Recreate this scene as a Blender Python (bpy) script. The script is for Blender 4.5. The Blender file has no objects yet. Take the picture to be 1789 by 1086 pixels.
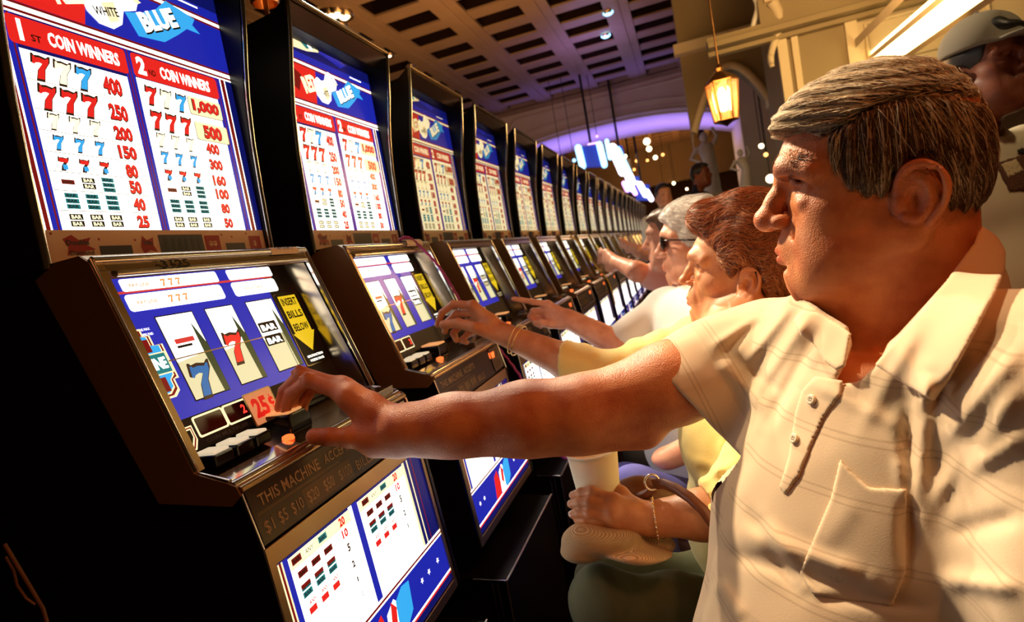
import bpy, bmesh, math, random
import numpy as np
from mathutils import Vector, Matrix
from mathutils.geometry import tessellate_polygon
random.seed(7); np.random.seed(7)
S = bpy.context.scene
COL = S.collection
EYE = 1.17                                    # camera height above the floor (m)

# ---------------------------------------------------------------- camera
W, H = 1789, 1086
_a = np.array([1200 - W/2, 402 - H/2]); _b = np.array([-2343 - W/2, 1037 - H/2])
FPX = math.sqrt(-(_a @ _b))
AY = np.array([*_a, FPX]); AX = -np.array([*_b, FPX]); AY /= np.linalg.norm(AY); AX /= np.linalg.norm(AX)
AZ = -np.cross(AY, AX); AZ /= np.linalg.norm(AZ)
if AZ[1] > 0: AZ = -AZ
RW = np.array([AX, AY, AZ])                   # world = RW @ (image right, image down, forward)
cam = bpy.data.cameras.new('camera'); camo = bpy.data.objects.new('camera', cam); COL.objects.link(camo)
r, d, f_ = RW[:, 0], RW[:, 1], RW[:, 2]
camo.matrix_world = Matrix(((r[0], -d[0], -f_[0], 0), (r[1], -d[1], -f_[1], 0), (r[2], -d[2], -f_[2], EYE), (0, 0, 0, 1)))
cam.sensor_width = 36; cam.lens = 36 * FPX / W; cam.clip_start = .02; cam.clip_end = 200
cam.dof.use_dof = True; cam.dof.focus_distance = .86; cam.dof.aperture_fstop = 5.6
S.camera = camo
def at(u, v, z):                              # place of a photo pixel at forward depth z
    p = RW @ np.array([(u - W/2)/FPX, (v - H/2)/FPX, 1.0]) * z
    return np.array([p[0], p[1], p[2] + EYE])
def at_y(u, v, y):
    p = RW @ np.array([(u - W/2)/FPX, (v - H/2)/FPX, 1.0]); p = p * (y / p[1])
    return np.array([p[0], p[1], p[2] + EYE])

# ---------------------------------------------------------------- colour management, world, lights
S.view_settings.view_transform = 'Standard'; S.view_settings.look = 'None'
S.view_settings.exposure = 0.0; S.view_settings.gamma = 1.0
try: S.view_settings.use_curve_mapping = False
except Exception: pass
wd = bpy.data.worlds.new('casino_air'); S.world = wd; wd.use_nodes = True
wd.node_tree.nodes['Background'].inputs[0].default_value = (1, .55, .28, 1)
wd.node_tree.nodes['Background'].inputs[1].default_value = .02
def area(name, loc, target, size, power, color, shape='DISK', size_y=None, spread=180):
    l = bpy.data.lights.new(name, 'AREA'); l.shape = shape; l.size = size; l.energy = power; l.color = color
    if size_y: l.shape = 'RECTANGLE'; l.size_y = size_y
    l.spread = math.radians(spread)
    o = bpy.data.objects.new(name, l); COL.objects.link(o); o.location = loc
    o.rotation_euler = (Vector(target) - Vector(loc)).to_track_quat('-Z', 'Y').to_euler(); return o
def spot(name, loc, target, power, color, ang=60, blend=.6, rad=.08):
    l = bpy.data.lights.new(name, 'SPOT'); l.energy = power; l.color = color; l.spot_size = math.radians(ang); l.spot_blend = blend; l.shadow_soft_size = rad
    o = bpy.data.objects.new(name, l); COL.objects.link(o); o.location = loc
    o.rotation_euler = (Vector(target) - Vector(loc)).to_track_quat('-Z', 'Y').to_euler(); return o
spot('unseen_spot', (-1.75, 2.0, 3.35), (.12, .98, 1.05), 800, (1, .80, .52), 36)  # unseen key light, added from upper left for faces and shirt
spot('unseen_spot', (-.25, 1.35, 3.6), (.18, .82, 1.25), 170, (1, .78, .48), 16)  # added narrow spot to brighten the man's hair top and shoulder
spot('unseen_spot', (-1.6, 3.6, 3.4), (.1, 1.8, 1.1), 560, (1, .82, .58), 60)  # unseen second key from further down the row
spot('unseen_spot', (1.3, .1, 3.2), (.3, .7, 1.1), 50, (1, .24, .06), 60)  # added red fill for the darker side of the man's face
spot('unseen_spot', (.9, -1.2, 3.2), (.35, .6, .9), 42, (1, .38, .12), 55)  # added orange fill from behind the camera
spot('unseen_spot', (1.5, .9, 3.4), (.95, 2.0, 1.2), 60, (1, .74, .40), 40)  # added to brighten the capped person's tee shirt
area('arch_neon_wash', (-.9, 10.75, 2.3), (-.9, 10.76, 4), 3.6, 60, (.20, .15, 1), size_y=1.1, spread=120)
area('purple_ceiling_wash', (-.8, 7.4, 2.9), (-.8, 7.8, 3.7), .4, 9, (.30, .2, 1))
area('ceiling_wash', (-1.6, 5.0, 2.2), (-1.8, 6.0, 3.7), 1.6, 26, (1, .50, .2))
area('column_wash', (1.0, 3.0, 2.3), (1.0, 5.0, 2.6), .6, 26, (1, .62, .25))
area('far_room_wash', (-.6, 17.5, 2.6), (-.6, 18, 3.8), 3, 36, (1, .45, .16))
area('far_room_downlight', (-.2, 14, 2.9), (-.2, 14, 0), 3, 160, (1, .6, .3))
# ---------------------------------------------------------------- materials
MATS = {}
def mat(name, col, rough=.5, metal=0, emit=None, es=0, spec=.5, coat=0, trans=0, sss=0, bump=None, alpha=1, sheen=0):
    if name in MATS: return MATS[name]
    m = bpy.data.materials.new(name); m.use_nodes = True; nt = m.node_tree; b = nt.nodes['Principled BSDF']
    b.inputs['Base Color'].default_value = (*col, 1); b.inputs['Roughness'].default_value = rough; b.inputs['Metallic'].default_value = metal
    b.inputs['Specular IOR Level'].default_value = spec; b.inputs['Coat Weight'].default_value = coat
    b.inputs['Transmission Weight'].default_value = trans; b.inputs['Alpha'].default_value = alpha
    if sss:
        b.inputs['Subsurface Weight'].default_value = sss; b.inputs['Subsurface Radius'].default_value = (1, .3, .12); b.inputs['Subsurface Scale'].default_value = .006
    if sheen: b.inputs['Sheen Weight'].default_value = sheen
    if emit: b.inputs['Emission Color'].default_value = (*emit, 1); b.inputs['Emission Strength'].default_value = es
    if bump:
        sc, st, dist = bump; n = nt.nodes.new('ShaderNodeTexNoise'); n.inputs['Scale'].default_value = sc; n.inputs['Detail'].default_value = 5
        tc = nt.nodes.new('ShaderNodeTexCoord'); nt.links.new(tc.outputs['Object'], n.inputs['Vector'])
        bp = nt.nodes.new('ShaderNodeBump'); bp.inputs['Strength'].default_value = st; bp.inputs['Distance'].default_value = dist
        nt.links.new(n.outputs['Fac'], bp.inputs['Height']); nt.links.new(bp.outputs['Normal'], b.inputs['Normal'])
    MATS[name] = m; return m
def noisy(name, cols, scale=6, detail=5, rough=.5, metal=0, stretch=(1, 1, 1), bump=0, bdist=.002, coat=0, sss=0, spec=.5, distortion=0, bscale=None, sheen=0):
    """material whose own colour varies through a noise ramp; cols = [(pos, rgb), ...]"""
    if name in MATS: return MATS[name]
    m = mat(name, cols[0][1], rough, metal, coat=coat, sss=sss, spec=spec, sheen=sheen); nt = m.node_tree; b = nt.nodes['Principled BSDF']
    tc = nt.nodes.new('ShaderNodeTexCoord'); mp = nt.nodes.new('ShaderNodeMapping'); mp.inputs['Scale'].default_value = stretch
    n = nt.nodes.new('ShaderNodeTexNoise'); n.inputs['Scale'].default_value = scale; n.inputs['Detail'].default_value = detail; n.inputs['Distortion'].default_value = distortion
    rp = nt.nodes.new('ShaderNodeValToRGB'); cr = rp.color_ramp
    while len(cr.elements) < len(cols): cr.elements.new(.5)
    for e, (p, c) in zip(cr.elements, cols): e.position = p; e.color = (*c, 1)
    L = nt.links.new; L(tc.outputs['Object'], mp.inputs[0]); L(mp.outputs[0], n.inputs['Vector']); L(n.outputs['Fac'], rp.inputs[0]); L(rp.outputs[0], b.inputs['Base Color'])
    if bump:
        n2 = n
        if bscale:
            n2 = nt.nodes.new('ShaderNodeTexNoise'); n2.inputs['Scale'].default_value = bscale; n2.inputs['Detail'].default_value = 6; L(mp.outputs[0], n2.inputs['Vector'])
        bp = nt.nodes.new('ShaderNodeBump'); bp.inputs['Strength'].default_value = bump; bp.inputs['Distance'].default_value = bdist
        L(n2.outputs['Fac'], bp.inputs['Height']); L(bp.outputs['Normal'], b.inputs['Normal'])
    return m
def lit(name, col, s): return mat('lit_' + name, tuple(c*.5 for c in col), .25, emit=col, es=s)

# ---------------------------------------------------------------- mesh builder
class MB:
    def __init__(s): s.v = []; s.f = []; s.m = []; s.sm = []; s.mats = []
    def mi(s, m):
        if m not in s.mats: s.mats.append(m)
        return s.mats.index(m)
    def add(s, vs, fs, m, smooth=False):
        o = len(s.v); s.v.extend([tuple(map(float, p)) for p in vs]); k = s.mi(m)
        for f in fs: s.f.append(tuple(i + o for i in f)); s.m.append(k); s.sm.append(smooth)
        return s
    def box(s, a, b, m):
        x0, y0, z0 = [min(p, q) for p, q in zip(a, b)]; x1, y1, z1 = [max(p, q) for p, q in zip(a, b)]
        v = [(x0,y0,z0),(x1,y0,z0),(x1,y1,z0),(x0,y1,z0),(x0,y0,z1),(x1,y0,z1),(x1,y1,z1),(x0,y1,z1)]
        return s.add(v, [(3,2,1,0),(4,5,6,7),(0,1,5,4),(1,2,6,5),(2,3,7,6),(3,0,4,7)], m)
    def prism(s, poly, y0, y1, m, ax='y', mcap=None):
        """extrude polygon of (x,z) between y0 and y1"""
        n = len(poly); put = {'y': lambda p, t: (p[0], t, p[1]), 'x': lambda p, t: (t, p[0], p[1]), 'z': lambda p, t: (p[0], p[1], t)}[ax]
        v = [put(p, y0) for p in poly] + [put(p, y1) for p in poly]
        s.add(v, [(i, (i+1) % n, (i+1) % n + n, i + n) for i in range(n)], m)
        tri = tessellate_polygon([[Vector((p[0], p[1], 0)) for p in poly]])
        s.add(v[:n], [tuple(t) for t in tri], mcap or m); s.add(v[n:], [tuple(reversed(t)) for t in tri], mcap or m); return s
    def tube(s, pts, rad, m, n=10, closed=False, caps=True, flat=1.0):
        P = [Vector(p) for p in pts]; N = len(P); R = rad if hasattr(rad, '__len__') else [rad]*N
        up = None; rings = []
        for i, p in enumerate(P):
            a = P[(i-1) % N] if (i > 0 or closed) else p; b = P[(i+1) % N] if (i < N-1 or closed) else p
            t = (b - a).normalized() if (b - a).length > 1e-9 else Vector((0, 0, 1))
            if up is None: up = t.orthogonal().normalized()
            up = (up - t*up.dot(t)); up = up.normalized() if up.length > 1e-6 else t.orthogonal().normalized()
            w = t.cross(up); rings.append([p + (up*math.cos(k*2*math.pi/n) + w*math.sin(k*2*math.pi/n)*flat)*R[i] for k in range(n)])
        v = [q for rg in rings for q in rg]; f = []
        for i in range(N if closed else N-1):
            j = (i+1) % N
            for k in range(n): f.append((i*n+k, i*n+(k+1) % n, j*n+(k+1) % n, j*n+k))
        s.add(v, f, m, True)
        if caps and not closed: s.add(rings[0], [tuple(reversed(range(n)))], m); s.add(rings[-1], [tuple(range(n))], m)
        return s
    def lathe(s, prof, c, m, n=24, axis=(0, 0, 1), smooth=True):
        ax = Vector(axis).normalized(); u = ax.orthogonal().normalized(); w = ax.cross(u); c = Vector(c); v = []; f = []
        for (r_, h) in prof:
            for k in range(n): v.append(c + ax*h + (u*math.cos(k*2*math.pi/n) + w*math.sin(k*2*math.pi/n))*r_)
        for i in range(len(prof)-1):
            for k in range(n): f.append((i*n+k, i*n+(k+1) % n, (i+1)*n+(k+1) % n, (i+1)*n+k))
        return s.add(v, f, m, smooth)
    def ell(s, c, r_, m, n=16, rot=None):
        v = []; f = []; k = n//2
        for i in range(k+1):
            for j in range(n):
                a, b = math.pi*i/k, 2*math.pi*j/n; p = Vector((math.sin(a)*math.cos(b)*r_[0], math.sin(a)*math.sin(b)*r_[1], math.cos(a)*r_[2]))
                if rot is not None: p = rot @ p
                v.append(Vector(c) + p)
        for i in range(k):
            for j in range(n): f.append((i*n+j, (i+1)*n+j, (i+1)*n+(j+1) % n, i*n+(j+1) % n))
        return s.add(v, f, m, True)
    def build(s, name, parent=None, bevel=0, **props):
        me = bpy.data.meshes.new(name); me.from_pydata([tuple(p) for p in s.v], [], s.f)
        for m in s.mats: me.materials.append(m)
        me.polygons.foreach_set('material_index', s.m); me.polygons.foreach_set('use_smooth', s.sm); me.update()
        o = bpy.data.objects.new(name, me); COL.objects.link(o)
        if parent: o.parent = parent
        if bevel:
            b = o.modifiers.new('bevel', 'BEVEL'); b.width = bevel; b.segments = 2; b.limit_method = 'ANGLE'; b.angle_limit = math.radians(40)
        for k, val in props.items(): o[k] = val
        return o
def thing(name, label, category, loc=(0, 0, 0), group=None):
    o = bpy.data.objects.new(name, None); COL.objects.link(o); o.location = loc; o.empty_display_size = .05
    o['label'] = label; o['category'] = category
    if group: o['group'] = group
    return o
def tag(o, label, category, group=None):
    o['label'] = label; o['category'] = category
    if group: o['group'] = group
    return o
def struct(o): o['kind'] = 'structure'; return o

# ---------------------------------------------------------------- printed artwork laid on a flat panel
_TXT = {}
def glyphs(txt, bold=0.0):
    k = (txt, bold)
    if k not in _TXT:
        c = bpy.data.curves.new('t', 'FONT'); c.body = txt; c.size = 1; c.resolution_u = 2; c.offset = bold; c.fill_mode = 'FRONT'
        o = bpy.data.objects.new('t', c); COL.objects.link(o); bpy.context.view_layer.update()
        me = o.to_mesh(); V_ = [(v.co.x, v.co.y) for v in me.vertices]; F_ = [tuple(p.vertices) for p in me.polygons]
        o.to_mesh_clear(); bpy.data.objects.remove(o); bpy.data.curves.remove(c)
        a = np.array(V_) if V_ else np.zeros((1, 2)); _TXT[k] = (a, F_)
    return _TXT[k]
SEVEN = [(0,.66),(.04,1),(.14,1),(.2,.94),(.45,.97),(.78,.92),(.9,1),(1,1),(.97,.78),(.72,.48),(.64,0),(.22,0),(.32,.4),(.6,.7),(.4,.74),(.2,.70),(.1,.62)]
class Art:
    """2-D drawing in panel coordinates (u right, v up, metres); layers sit 0.25 mm apart"""
    def __init__(s, O, U, V): s.O, s.U, s.V = Vector(O), Vector(U).normalized(), Vector(V).normalized(); s.N = s.U.cross(s.V); s.mb = MB(); s.L = 0
    def pt(s, u, v, l): return s.O + s.U*u + s.V*v + s.N*(.0003*l)
    def poly(s, pts, m, l):
        tri = tessellate_polygon([[Vector((p[0], p[1], 0)) for p in pts]])
        area2 = sum(pts[i][0]*pts[(i+1) % len(pts)][1] - pts[(i+1) % len(pts)][0]*pts[i][1] for i in range(len(pts)))
        fs = []
        for t in tri:
            a, b, c = [pts[i] for i in t]; cr = (b[0]-a[0])*(c[1]-a[1]) - (b[1]-a[1])*(c[0]-a[0])
            fs.append(tuple(t) if cr > 0 else tuple(reversed(t)))
        s.mb.add([s.pt(p[0], p[1], l) for p in pts], fs, m); return s
    def rect(s, u0, v0, u1, v1, m, l): return s.poly([(u0, v0), (u1, v0), (u1, v1), (u0, v1)], m, l)
    def rrect(s, u0, v0, u1, v1, r_, m, l):
        p = []
        for cx, cy, a0 in ((u1-r_, v1-r_, 0), (u0+r_, v1-r_, 90), (u0+r_, v0+r_, 180), (u1-r_, v0+r_, 270)):
            for k in range(5): a = math.radians(a0 + k*22.5); p.append((cx + r_*math.cos(a), cy + r_*math.sin(a)))
        return s.poly(p, m, l)
    def text(s, txt, u, v, h, w, m, l, bold=0.0, anchor='c', slant=0, rot=0):
        """h = cap height, w = total width; u,v = centre (or left-baseline when anchor='l')"""
        a, F_ = glyphs(txt, bold)
        lo, hi = a.min(0), a.max(0); sc = np.array([w/(hi[0]-lo[0] + 1e-9), h/(hi[1]-lo[1] + 1e-9)])
        q = (a - lo) * sc
        if anchor == 'c': q = q - np.array([w/2, h/2])
        q[:, 0] += q[:, 1]*slant
        if rot: c, sn = math.cos(rot), math.sin(rot); q = q @ np.array([[c, sn], [-sn, c]])
        q = q + np.array([u, v])
        s.mb.add([s.pt(x, y, l) for x, y in q], F_, m); return s
    def shape(s, pts, u, v, w, h, m, l, grow=0, slant=0):
        q = []
        for (x, y) in pts:
            x0, y0 = (x-.5)*(1+grow), (y-.5)*(1+grow); q.append((u + x0*w + y0*h*slant, v + y0*h))
        return s.poly(q, m, l)
    def seven(s, u, v, h, m, l, out=None):
        if out: s.shape(SEVEN, u, v, h*.72, h, out, l, .22, .12)
        return s.shape(SEVEN, u, v, h*.72, h, m, l+1, 0, .12)
    def build(s, name, parent=None): return s.mb.build(name, parent)
def copy_tree(o, parent=None, off=None):
    c = o.copy(); COL.objects.link(c)
    if parent is not None: c.parent = parent
    for ch in list(o.children): copy_tree(ch, c)
    return c
def noeuler(): pass
# ---------------------------------------------------------------- slot machines
BLK = mat('black_laminate', (.006, .005, .005), .32, spec=.4)
BLKG = mat('black_gloss', (.005, .005, .006), .12)
CHR = mat('chrome', (.72, .70, .66), .14, 1)
DCH = noisy('dark_brushed_steel', [(0, (.20, .15, .10)), (1, (.42, .34, .24))], 3, rough=.26, metal=1)
BRZ = noisy('bronze_side', [(0, (.20, .10, .045)), (1, (.36, .21, .10))], 4, rough=.42, metal=.6)
GOLD = noisy('worn_gold_trim', [(0, (.45, .30, .14)), (1, (.75, .58, .34))], 9, rough=.3, metal=1)
MIR = noisy('mirror_wall', [(0, (.34, .27, .17)), (1, (.62, .52, .38))], 5, rough=.16, metal=1)
BK = mat('print_black', (.008, .008, .01), .4)
LW = lit('white', (1, .97, .84), 2.4); LR = lit('red', (.80, .02, .015), .95); LRD = lit('dark_red', (.30, .01, .01), .55)
LB = lit('blue', (.014, .022, .46), .85); LBD = lit('navy', (.006, .009, .16), .7); LC = lit('sky_blue', (.04, .42, .90), 1.0)
LT = lit('teal', (.02, .28, .30), .7); LCR = lit('cream', (1, .86, .50), 1.1); LBK = mat('print_dark', (.015, .012, .01), .5); LY = lit('pale_yellow', (1, .92, .55), 1.5)
LO = lit('outline', (.12, .06, .03), .2)
def bar(a, u, v, w, h, n, m, ink):
    hh = h/n
    for i in range(n):
        c = v + h/2 - hh*(i+.5); a.rect(u-w/2, c-hh*.42, u+w/2, c+hh*.42, m, 3); a.text('BAR', u, c, hh*.55, w*.75, ink, 4, .03)
def pay_table():
    a = Art((-.83, 0, EYE), (0, 1, 0), (0, 0, 1))
    a.rect(.012, .155, .452, .632, LBD, 0)
    # borders beside the table
    for u0, u1, m in ((.013,.018,LW),(.018,.024,LRD),(.024,.027,LW),(.027,.040,LB),(.034,.0365,LRD),(.205,.222,LB),(.2085,.2105,LRD),(.214,.216,LRD),(.402,.418,LB),(.409,.411,LRD),(.418,.421,LW),(.421,.430,LRD),(.430,.433,LW)):
        a.rect(u0, .155, u1, .456, m, 1 if m not in (LRD,) else 2)
    a.rect(.040, .155, .205, .408, LW, 1); a.rect(.222, .155, .402, .412, LW, 1)
    for zt in (.3660,.3255,.2960,.2660,.2385,.2115,.1825):
        a.rect(.040, zt, .205, zt+.0008, LO, 2); a.rect(.222, zt, .402, zt+.0008, LO, 2)
    # headers
    a.rrect(.030,.413,.210,.453,.006,LR,3); a.rrect(.220,.413,.407,.453,.006,LR,3)
    for u0, dgt, sf in ((.047,'1','ST'),(.237,'2','ND')):
        a.text(dgt, u0, .434, .030, .006 if dgt == '1' else .017, LW, 4, .05); a.text(sf, u0+.020, .427, .010, .014, LBK, 4, .02)
        a.text('COIN WINNERS', u0+.093, .4325, .021, .112, LW, 4, .035)
    # rows
    zr = (.3855,.3440,.3105,.2805,.2505,.2245,.1970,.1690)
    for side, (c0, cn, nums) in enumerate((((.064,.095,.1265),.173,('400','250','200','150','80','50','40','25')), ((.2445,.275,.3075),.360,('1000','500','400','300','160','100','80','50')))):
        for i, z in enumerate(zr):
            big = .030 if side == 0 else .027
            nw = {2: .021, 3: .031, 4: .040}[len(nums[i])]
            if side == 1 and i < 2: pass
            else:
                hh = (.028,.026,.0225,.0215,.0215,.0215,.0205,.020)[i] * (1 if side == 0 else .92)
                a.text(nums[i], cn, z-.001, hh*1.06, nw*1.07, LO, 3, .075); a.text(nums[i], cn, z, hh, nw, LR, 4, .045)
            if i == 0: trio = (LR, LY, LC)
            elif i == 1: trio = (LR,)*3
            elif i == 2: trio = (LY,)*3
            elif i == 3: trio = (LC,)*3
            else: trio = None
            if trio:
                h_ = (big+.002, big+.002, .021, .019)[i]
                for c, m in zip(c0, trio): a.seven(c, z, h_, m, 3, LO)
            elif i == 4:
                for c in c0:
                    a.shape(SEVEN, c, z, .014, .017, LO, 3, .2, .1); a.rect(c-.006, z+.002, c+.007, z+.008, LR, 4); a.rect(c-.002, z-.008, c+.005, z-.001, LC, 4)
            elif i == 5:
                bar(a, c0[0], z, .019, .008, 1, LRD, LO); bar(a, c0[1], z, .020, .018, 2, LBK, LY); bar(a, c0[2], z, .020, .023, 3, LT, LBK)
            elif i == 6:
                for c in c0: bar(a, c, z, .020, .024, 3, LT, LBK)
            else:
                for c in c0: bar(a, c, z, .020, .020, 2, LBK, LY)
    # stuck-on cards 1000 and 500
    for z, t, u in ((.387, '1,000', .364), (.341, '500', .368)):
        a.rrect(u-.041, z-.0175, u+.040, z+.0165, .004, LBK, 5); a.rrect(u-.040, z-.0165, u+.039, z+.0165, .004, LCR, 6)
        a.text(t, u, z-.0005, .027, .066 if ',' in t else .046, LO, 7, .075); a.text(t, u, z, .025, .062 if ',' in t else .043, LR, 8, .045)
    # stripe, logo band, stripe, upper picture
    for z0, z1, m in ((.456,.459,LW),(.459,.463,LRD),(.463,.470,LW),(.470,.474,LRD),(.474,.560,LB),(.560,.564,LRD),(.564,.570,LW),(.570,.574,LRD),(.574,.592,LB),(.592,.632,LBD)):
        a.rect(.012, z0, .452, z1, m, 1)
    a.poly([(.012,.474),(.15,.474),(.17,.56),(.012,.56)], LR, 2)
    a.poly([(.085,.492),(.115,.548),(.165,.556),(.170,.520),(.135,.500),(.118,.478)], LR, 3)
    a.poly([(.085,.492),(.105,.535),(.080,.545),(.060,.505)], LRD, 3)
    a.text('RED', .133, .520, .040, .060, LY, 5, .05, rot=.35)
    a.poly([(.150,.530),(.158,.498),(.175,.484),(.200,.483),(.218,.496),(.226,.520),(.252,.530),(.262,.552),(.246,.568),(.226,.572),(.212,.560),(.204,.545),(.188,.540),(.172,.546)], LW, 4)
    a.poly([(.250,.556),(.266,.548),(.258,.543),(.250,.546)], LCR, 5); a.rect(.238,.556,.243,.561, LBK, 5)
    a.poly([(.186,.520),(.210,.530),(.214,.500),(.196,.492)], LCR, 5); a.text('WHITE', .192, .508, .014, .046, LBK, 6, .02, rot=.25)
    a.poly([(.228,.520),(.246,.486),(.300,.492),(.336,.516),(.360,.534),(.356,.566),(.322,.572),(.296,.548),(.262,.530)], LC, 4)
    a.poly([(.356,.566),(.385,.560),(.376,.546),(.392,.534),(.360,.534)], LC, 4)
    a.text('BLUE', .298, .527, .034, .088, LBK, 5, .06, rot=.42); a.text('BLUE', .296, .529, .033, .086, LW, 6, .05, rot=.42)
    a.poly([(.060,.632),(.095,.600),(.150,.604),(.205,.616),(.195,.632)], LCR, 2); a.poly([(.11,.632),(.150,.610),(.190,.622),(.180,.632)], LT, 3)
    a.poly([(.14,.632),(.168,.612),(.178,.616),(.158,.632)], LW, 4); a.poly([(.205,.615),(.30,.600),(.33,.615),(.22,.632)], LB, 2)
    a.rect(.34,.585,.40,.588, LW, 2)
    return a
def info_strip():
    a = Art((-.8295, 0, EYE), (0, 1, 0), (0, 0, 1))
    paper = mat('info_paper', (.75, .60, .42), .6); red = mat('print_red', (.35, .02, .02), .5); dk = mat('print_smoke', (.03, .025, .03), .4)
    a.rect(.012,.108,.452,.155, paper, 0)
    a.poly([(.036,.142),(.05,.148),(.060,.140),(.078,.144),(.070,.133),(.082,.126),(.066,.124),(.060,.116),(.050,.124),(.038,.118),(.042,.130)], red, 1)
    a.text('Double', .057, .137, .008, .034, dk, 2, .03); a.text('Diamond', .060, .122, .007, .036, dk, 2, .02)
    a.rect(.088,.112,.142,.131, dk, 1)
    a.poly([(.158,.128),(.164,.146),(.172,.138),(.184,.143),(.182,.130),(.188,.118),(.174,.122),(.162,.116)], red, 1); a.text('Win', .172, .134, .008, .018, dk, 2, .03)
    a.rect(.194,.110,.288,.147, dk, 1)
    for i in range(6): a.rect(.205+.014*i, .118, .211+.014*i, .140, BK, 2)
    a.rect(.292,.112,.328,.145, red, 1); a.rect(.341,.113,.392,.130, dk, 1); a.rect(.405,.111,.438,.143, red, 1)
    a.text('$$', .31, .13, .010, .020, paper, 2, .04); a.text('$', .42, .128, .012, .008, paper, 2, .04)
    for u, v in ((.022,.150),(.09,.141),(.150,.139),(.335,.146),(.36,.142),(.40,.148)):
        a.poly([(u+.003*math.cos(k*math.pi/5)*(1 if k % 2 else .45), v+.003*math.sin(k*math.pi/5)*(1 if k % 2 else .45)) for k in range(10)], red, 1)
    return a
RO, RU, RV = (-.794, 0, .10 + EYE), (0, 1, 0), (-.299, 0, .954)    # reel glass plane, v = -down
def reel_art():
    a = Art(RO, RU, RV); wh = lit('reel_white', (1, .98, .90), 2.6); bl = lit('reel_blue', (.025, .03, .50), .85)
    org = lit('orange_print', (1, .33, .08), 1.0); red = lit('stripe_red', (.7, .05, .04), .9)
    a.rect(.045,-.250,.360,-.022, bl, 0)
    a.rect(.045,-.300,.438,-.250, LBK, 0); a.rect(.360,-.250,.438,-.022, LBK, 0)
    a.rect(.045,-.050,.385,-.046, red, 1)
    for (u0, u1) in ((.068,.252),(.276,.391)):
        a.rrect(u0,-.047,u1,-.027,.004,wh,2); a.rrect(u0-.003,-.079,u1-.003,-.052,.006,wh,2)
    for v, t1 in ((-.038, 'PAY LINE'), (-.066, 'PAY LINE')):
        a.text(t1, .098, v, .006, .034, org, 3, .03)
        for k in range(3): a.seven(.140+.014*k, v, .013, org, 3)
    a.text('ANY BAR', .325, -.066, .006, .05, org, 3, .02)
    a.text('2 COINS MAX', .066, -.108, .004, .028, LW, 3); a.text('WINNERS PAID', .068, -.116, .004, .028, LW, 3)
    # three reel windows with rounded tops (the reels stand behind the opening colour)
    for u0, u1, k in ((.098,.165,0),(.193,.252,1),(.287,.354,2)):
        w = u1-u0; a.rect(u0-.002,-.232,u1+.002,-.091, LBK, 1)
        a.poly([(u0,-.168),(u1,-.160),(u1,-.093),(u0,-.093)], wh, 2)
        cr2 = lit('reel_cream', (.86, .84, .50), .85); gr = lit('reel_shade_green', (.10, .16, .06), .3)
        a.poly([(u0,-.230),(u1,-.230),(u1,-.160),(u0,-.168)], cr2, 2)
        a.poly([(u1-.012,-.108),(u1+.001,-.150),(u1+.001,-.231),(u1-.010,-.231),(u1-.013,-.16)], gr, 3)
        if k == 0:
            a.seven(u0+w*.42,-.204,.050,lit('reel_7_blue',(.03,.16,.45),.9),4,LO); a.rect(u0+.012,-.140,u0+.048,-.132,red,3); a.rect(u0+.012,-.147,u0+.040,-.143,LBK,3)
        if k == 1: a.seven(u0+w*.40,-.168,.050,lit('reel_7_red',(.85,.03,.02),1.1),4,LO)
        if k == 2:
            for v in (-.146,-.172): a.rect(u0+.002,v-.009,u0+.048,v+.011,LBK,4); a.text('BAR',u0+.025,v,.012,.038,LW,5,.04)
            a.rect(u1-.016,-.23,u1-.0145,-.10,LBK,4)
    a.rect(.074,-.1635,.290,-.1615, GOLD, 8)
    # stepped line badge on the left
    for g, m, l in ((0, LCR, 4), (.003, LRD, 5), (.006, LCR, 6), (.008, LC, 7)):
        a.poly([(.047+g*0,-.106-g),(.064-g,-.106-g),(.064-g,-.118),(.074-g,-.118-g*.3),(.074-g,-.134),(.088-g,-.134-g*.2),(.088-g,-.190+g),(.080-g,-.190),(.080-g,-.208+g),(.070-g,-.216+g),(.047,-.216+g)], m, l)
    a.rect(.047,-.180,.084,-.146, LCR, 8); a.rect(.047,-.178,.082,-.148, LT, 9); a.text('LINE', .064, -.163, .018, .030, LW, 10, .04)
    a.rect(.050,-.144,.066,-.124, LRD, 8); a.rect(.050,-.206,.066,-.184, LRD, 8)
    # bill arrow
    a.rrect(.362,-.240,.434,-.086,.004,DCH,3); a.rrect(.365,-.238,.431,-.088,.004,BK,4)
    yl = lit('arrow_yellow', (.95, .68, .02), .75)
    a.poly([(.372,-.092),(.424,-.092),(.424,-.172),(.431,-.172),(.398,-.212),(.365,-.172),(.372,-.172)], yl, 5)
    for t, v in (('INSERT',-.105),('BILLS',-.132),('BELOW',-.160)): a.text(t,.398,v,.016,.044,LBK,6,.03)
    a.text('MALFUNCTION', .398, -.222, .005, .048, LW, 6, .02); a.text('VOIDS PAYS', .398, -.231, .005, .044, LW, 6, .02)
    # meters
    for u0, u1 in ((.078,.130),(.136,.181)):
        a.rrect(u0-.003,-.285,u1+.003,-.252,.004,LCR,2); a.rrect(u0,-.282,u1,-.255,.003,mat('meter_window',(.06,.004,.003),.15),3)
    rl = lit('digit', (1, .03, .02), 2.5); a.text('2', .172, -.268, .015, .009, rl, 4, .03)
    for g, m in ((0, LCR), (.002, LRD), (.004, LCR), (.006, BK)): a.poly([(.050,-.262-g),(.070-g,-.262-g),(.070-g,-.285+g),(.062-g,-.298+g),(.050,-.298+g)], m, 3+int(g*500))
    a.text('COIN MULTIPLIER', .125, -.2925, .006, .085, mat('print_grey', (.10, .10, .12), .5), 3, .02)
    return a
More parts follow.
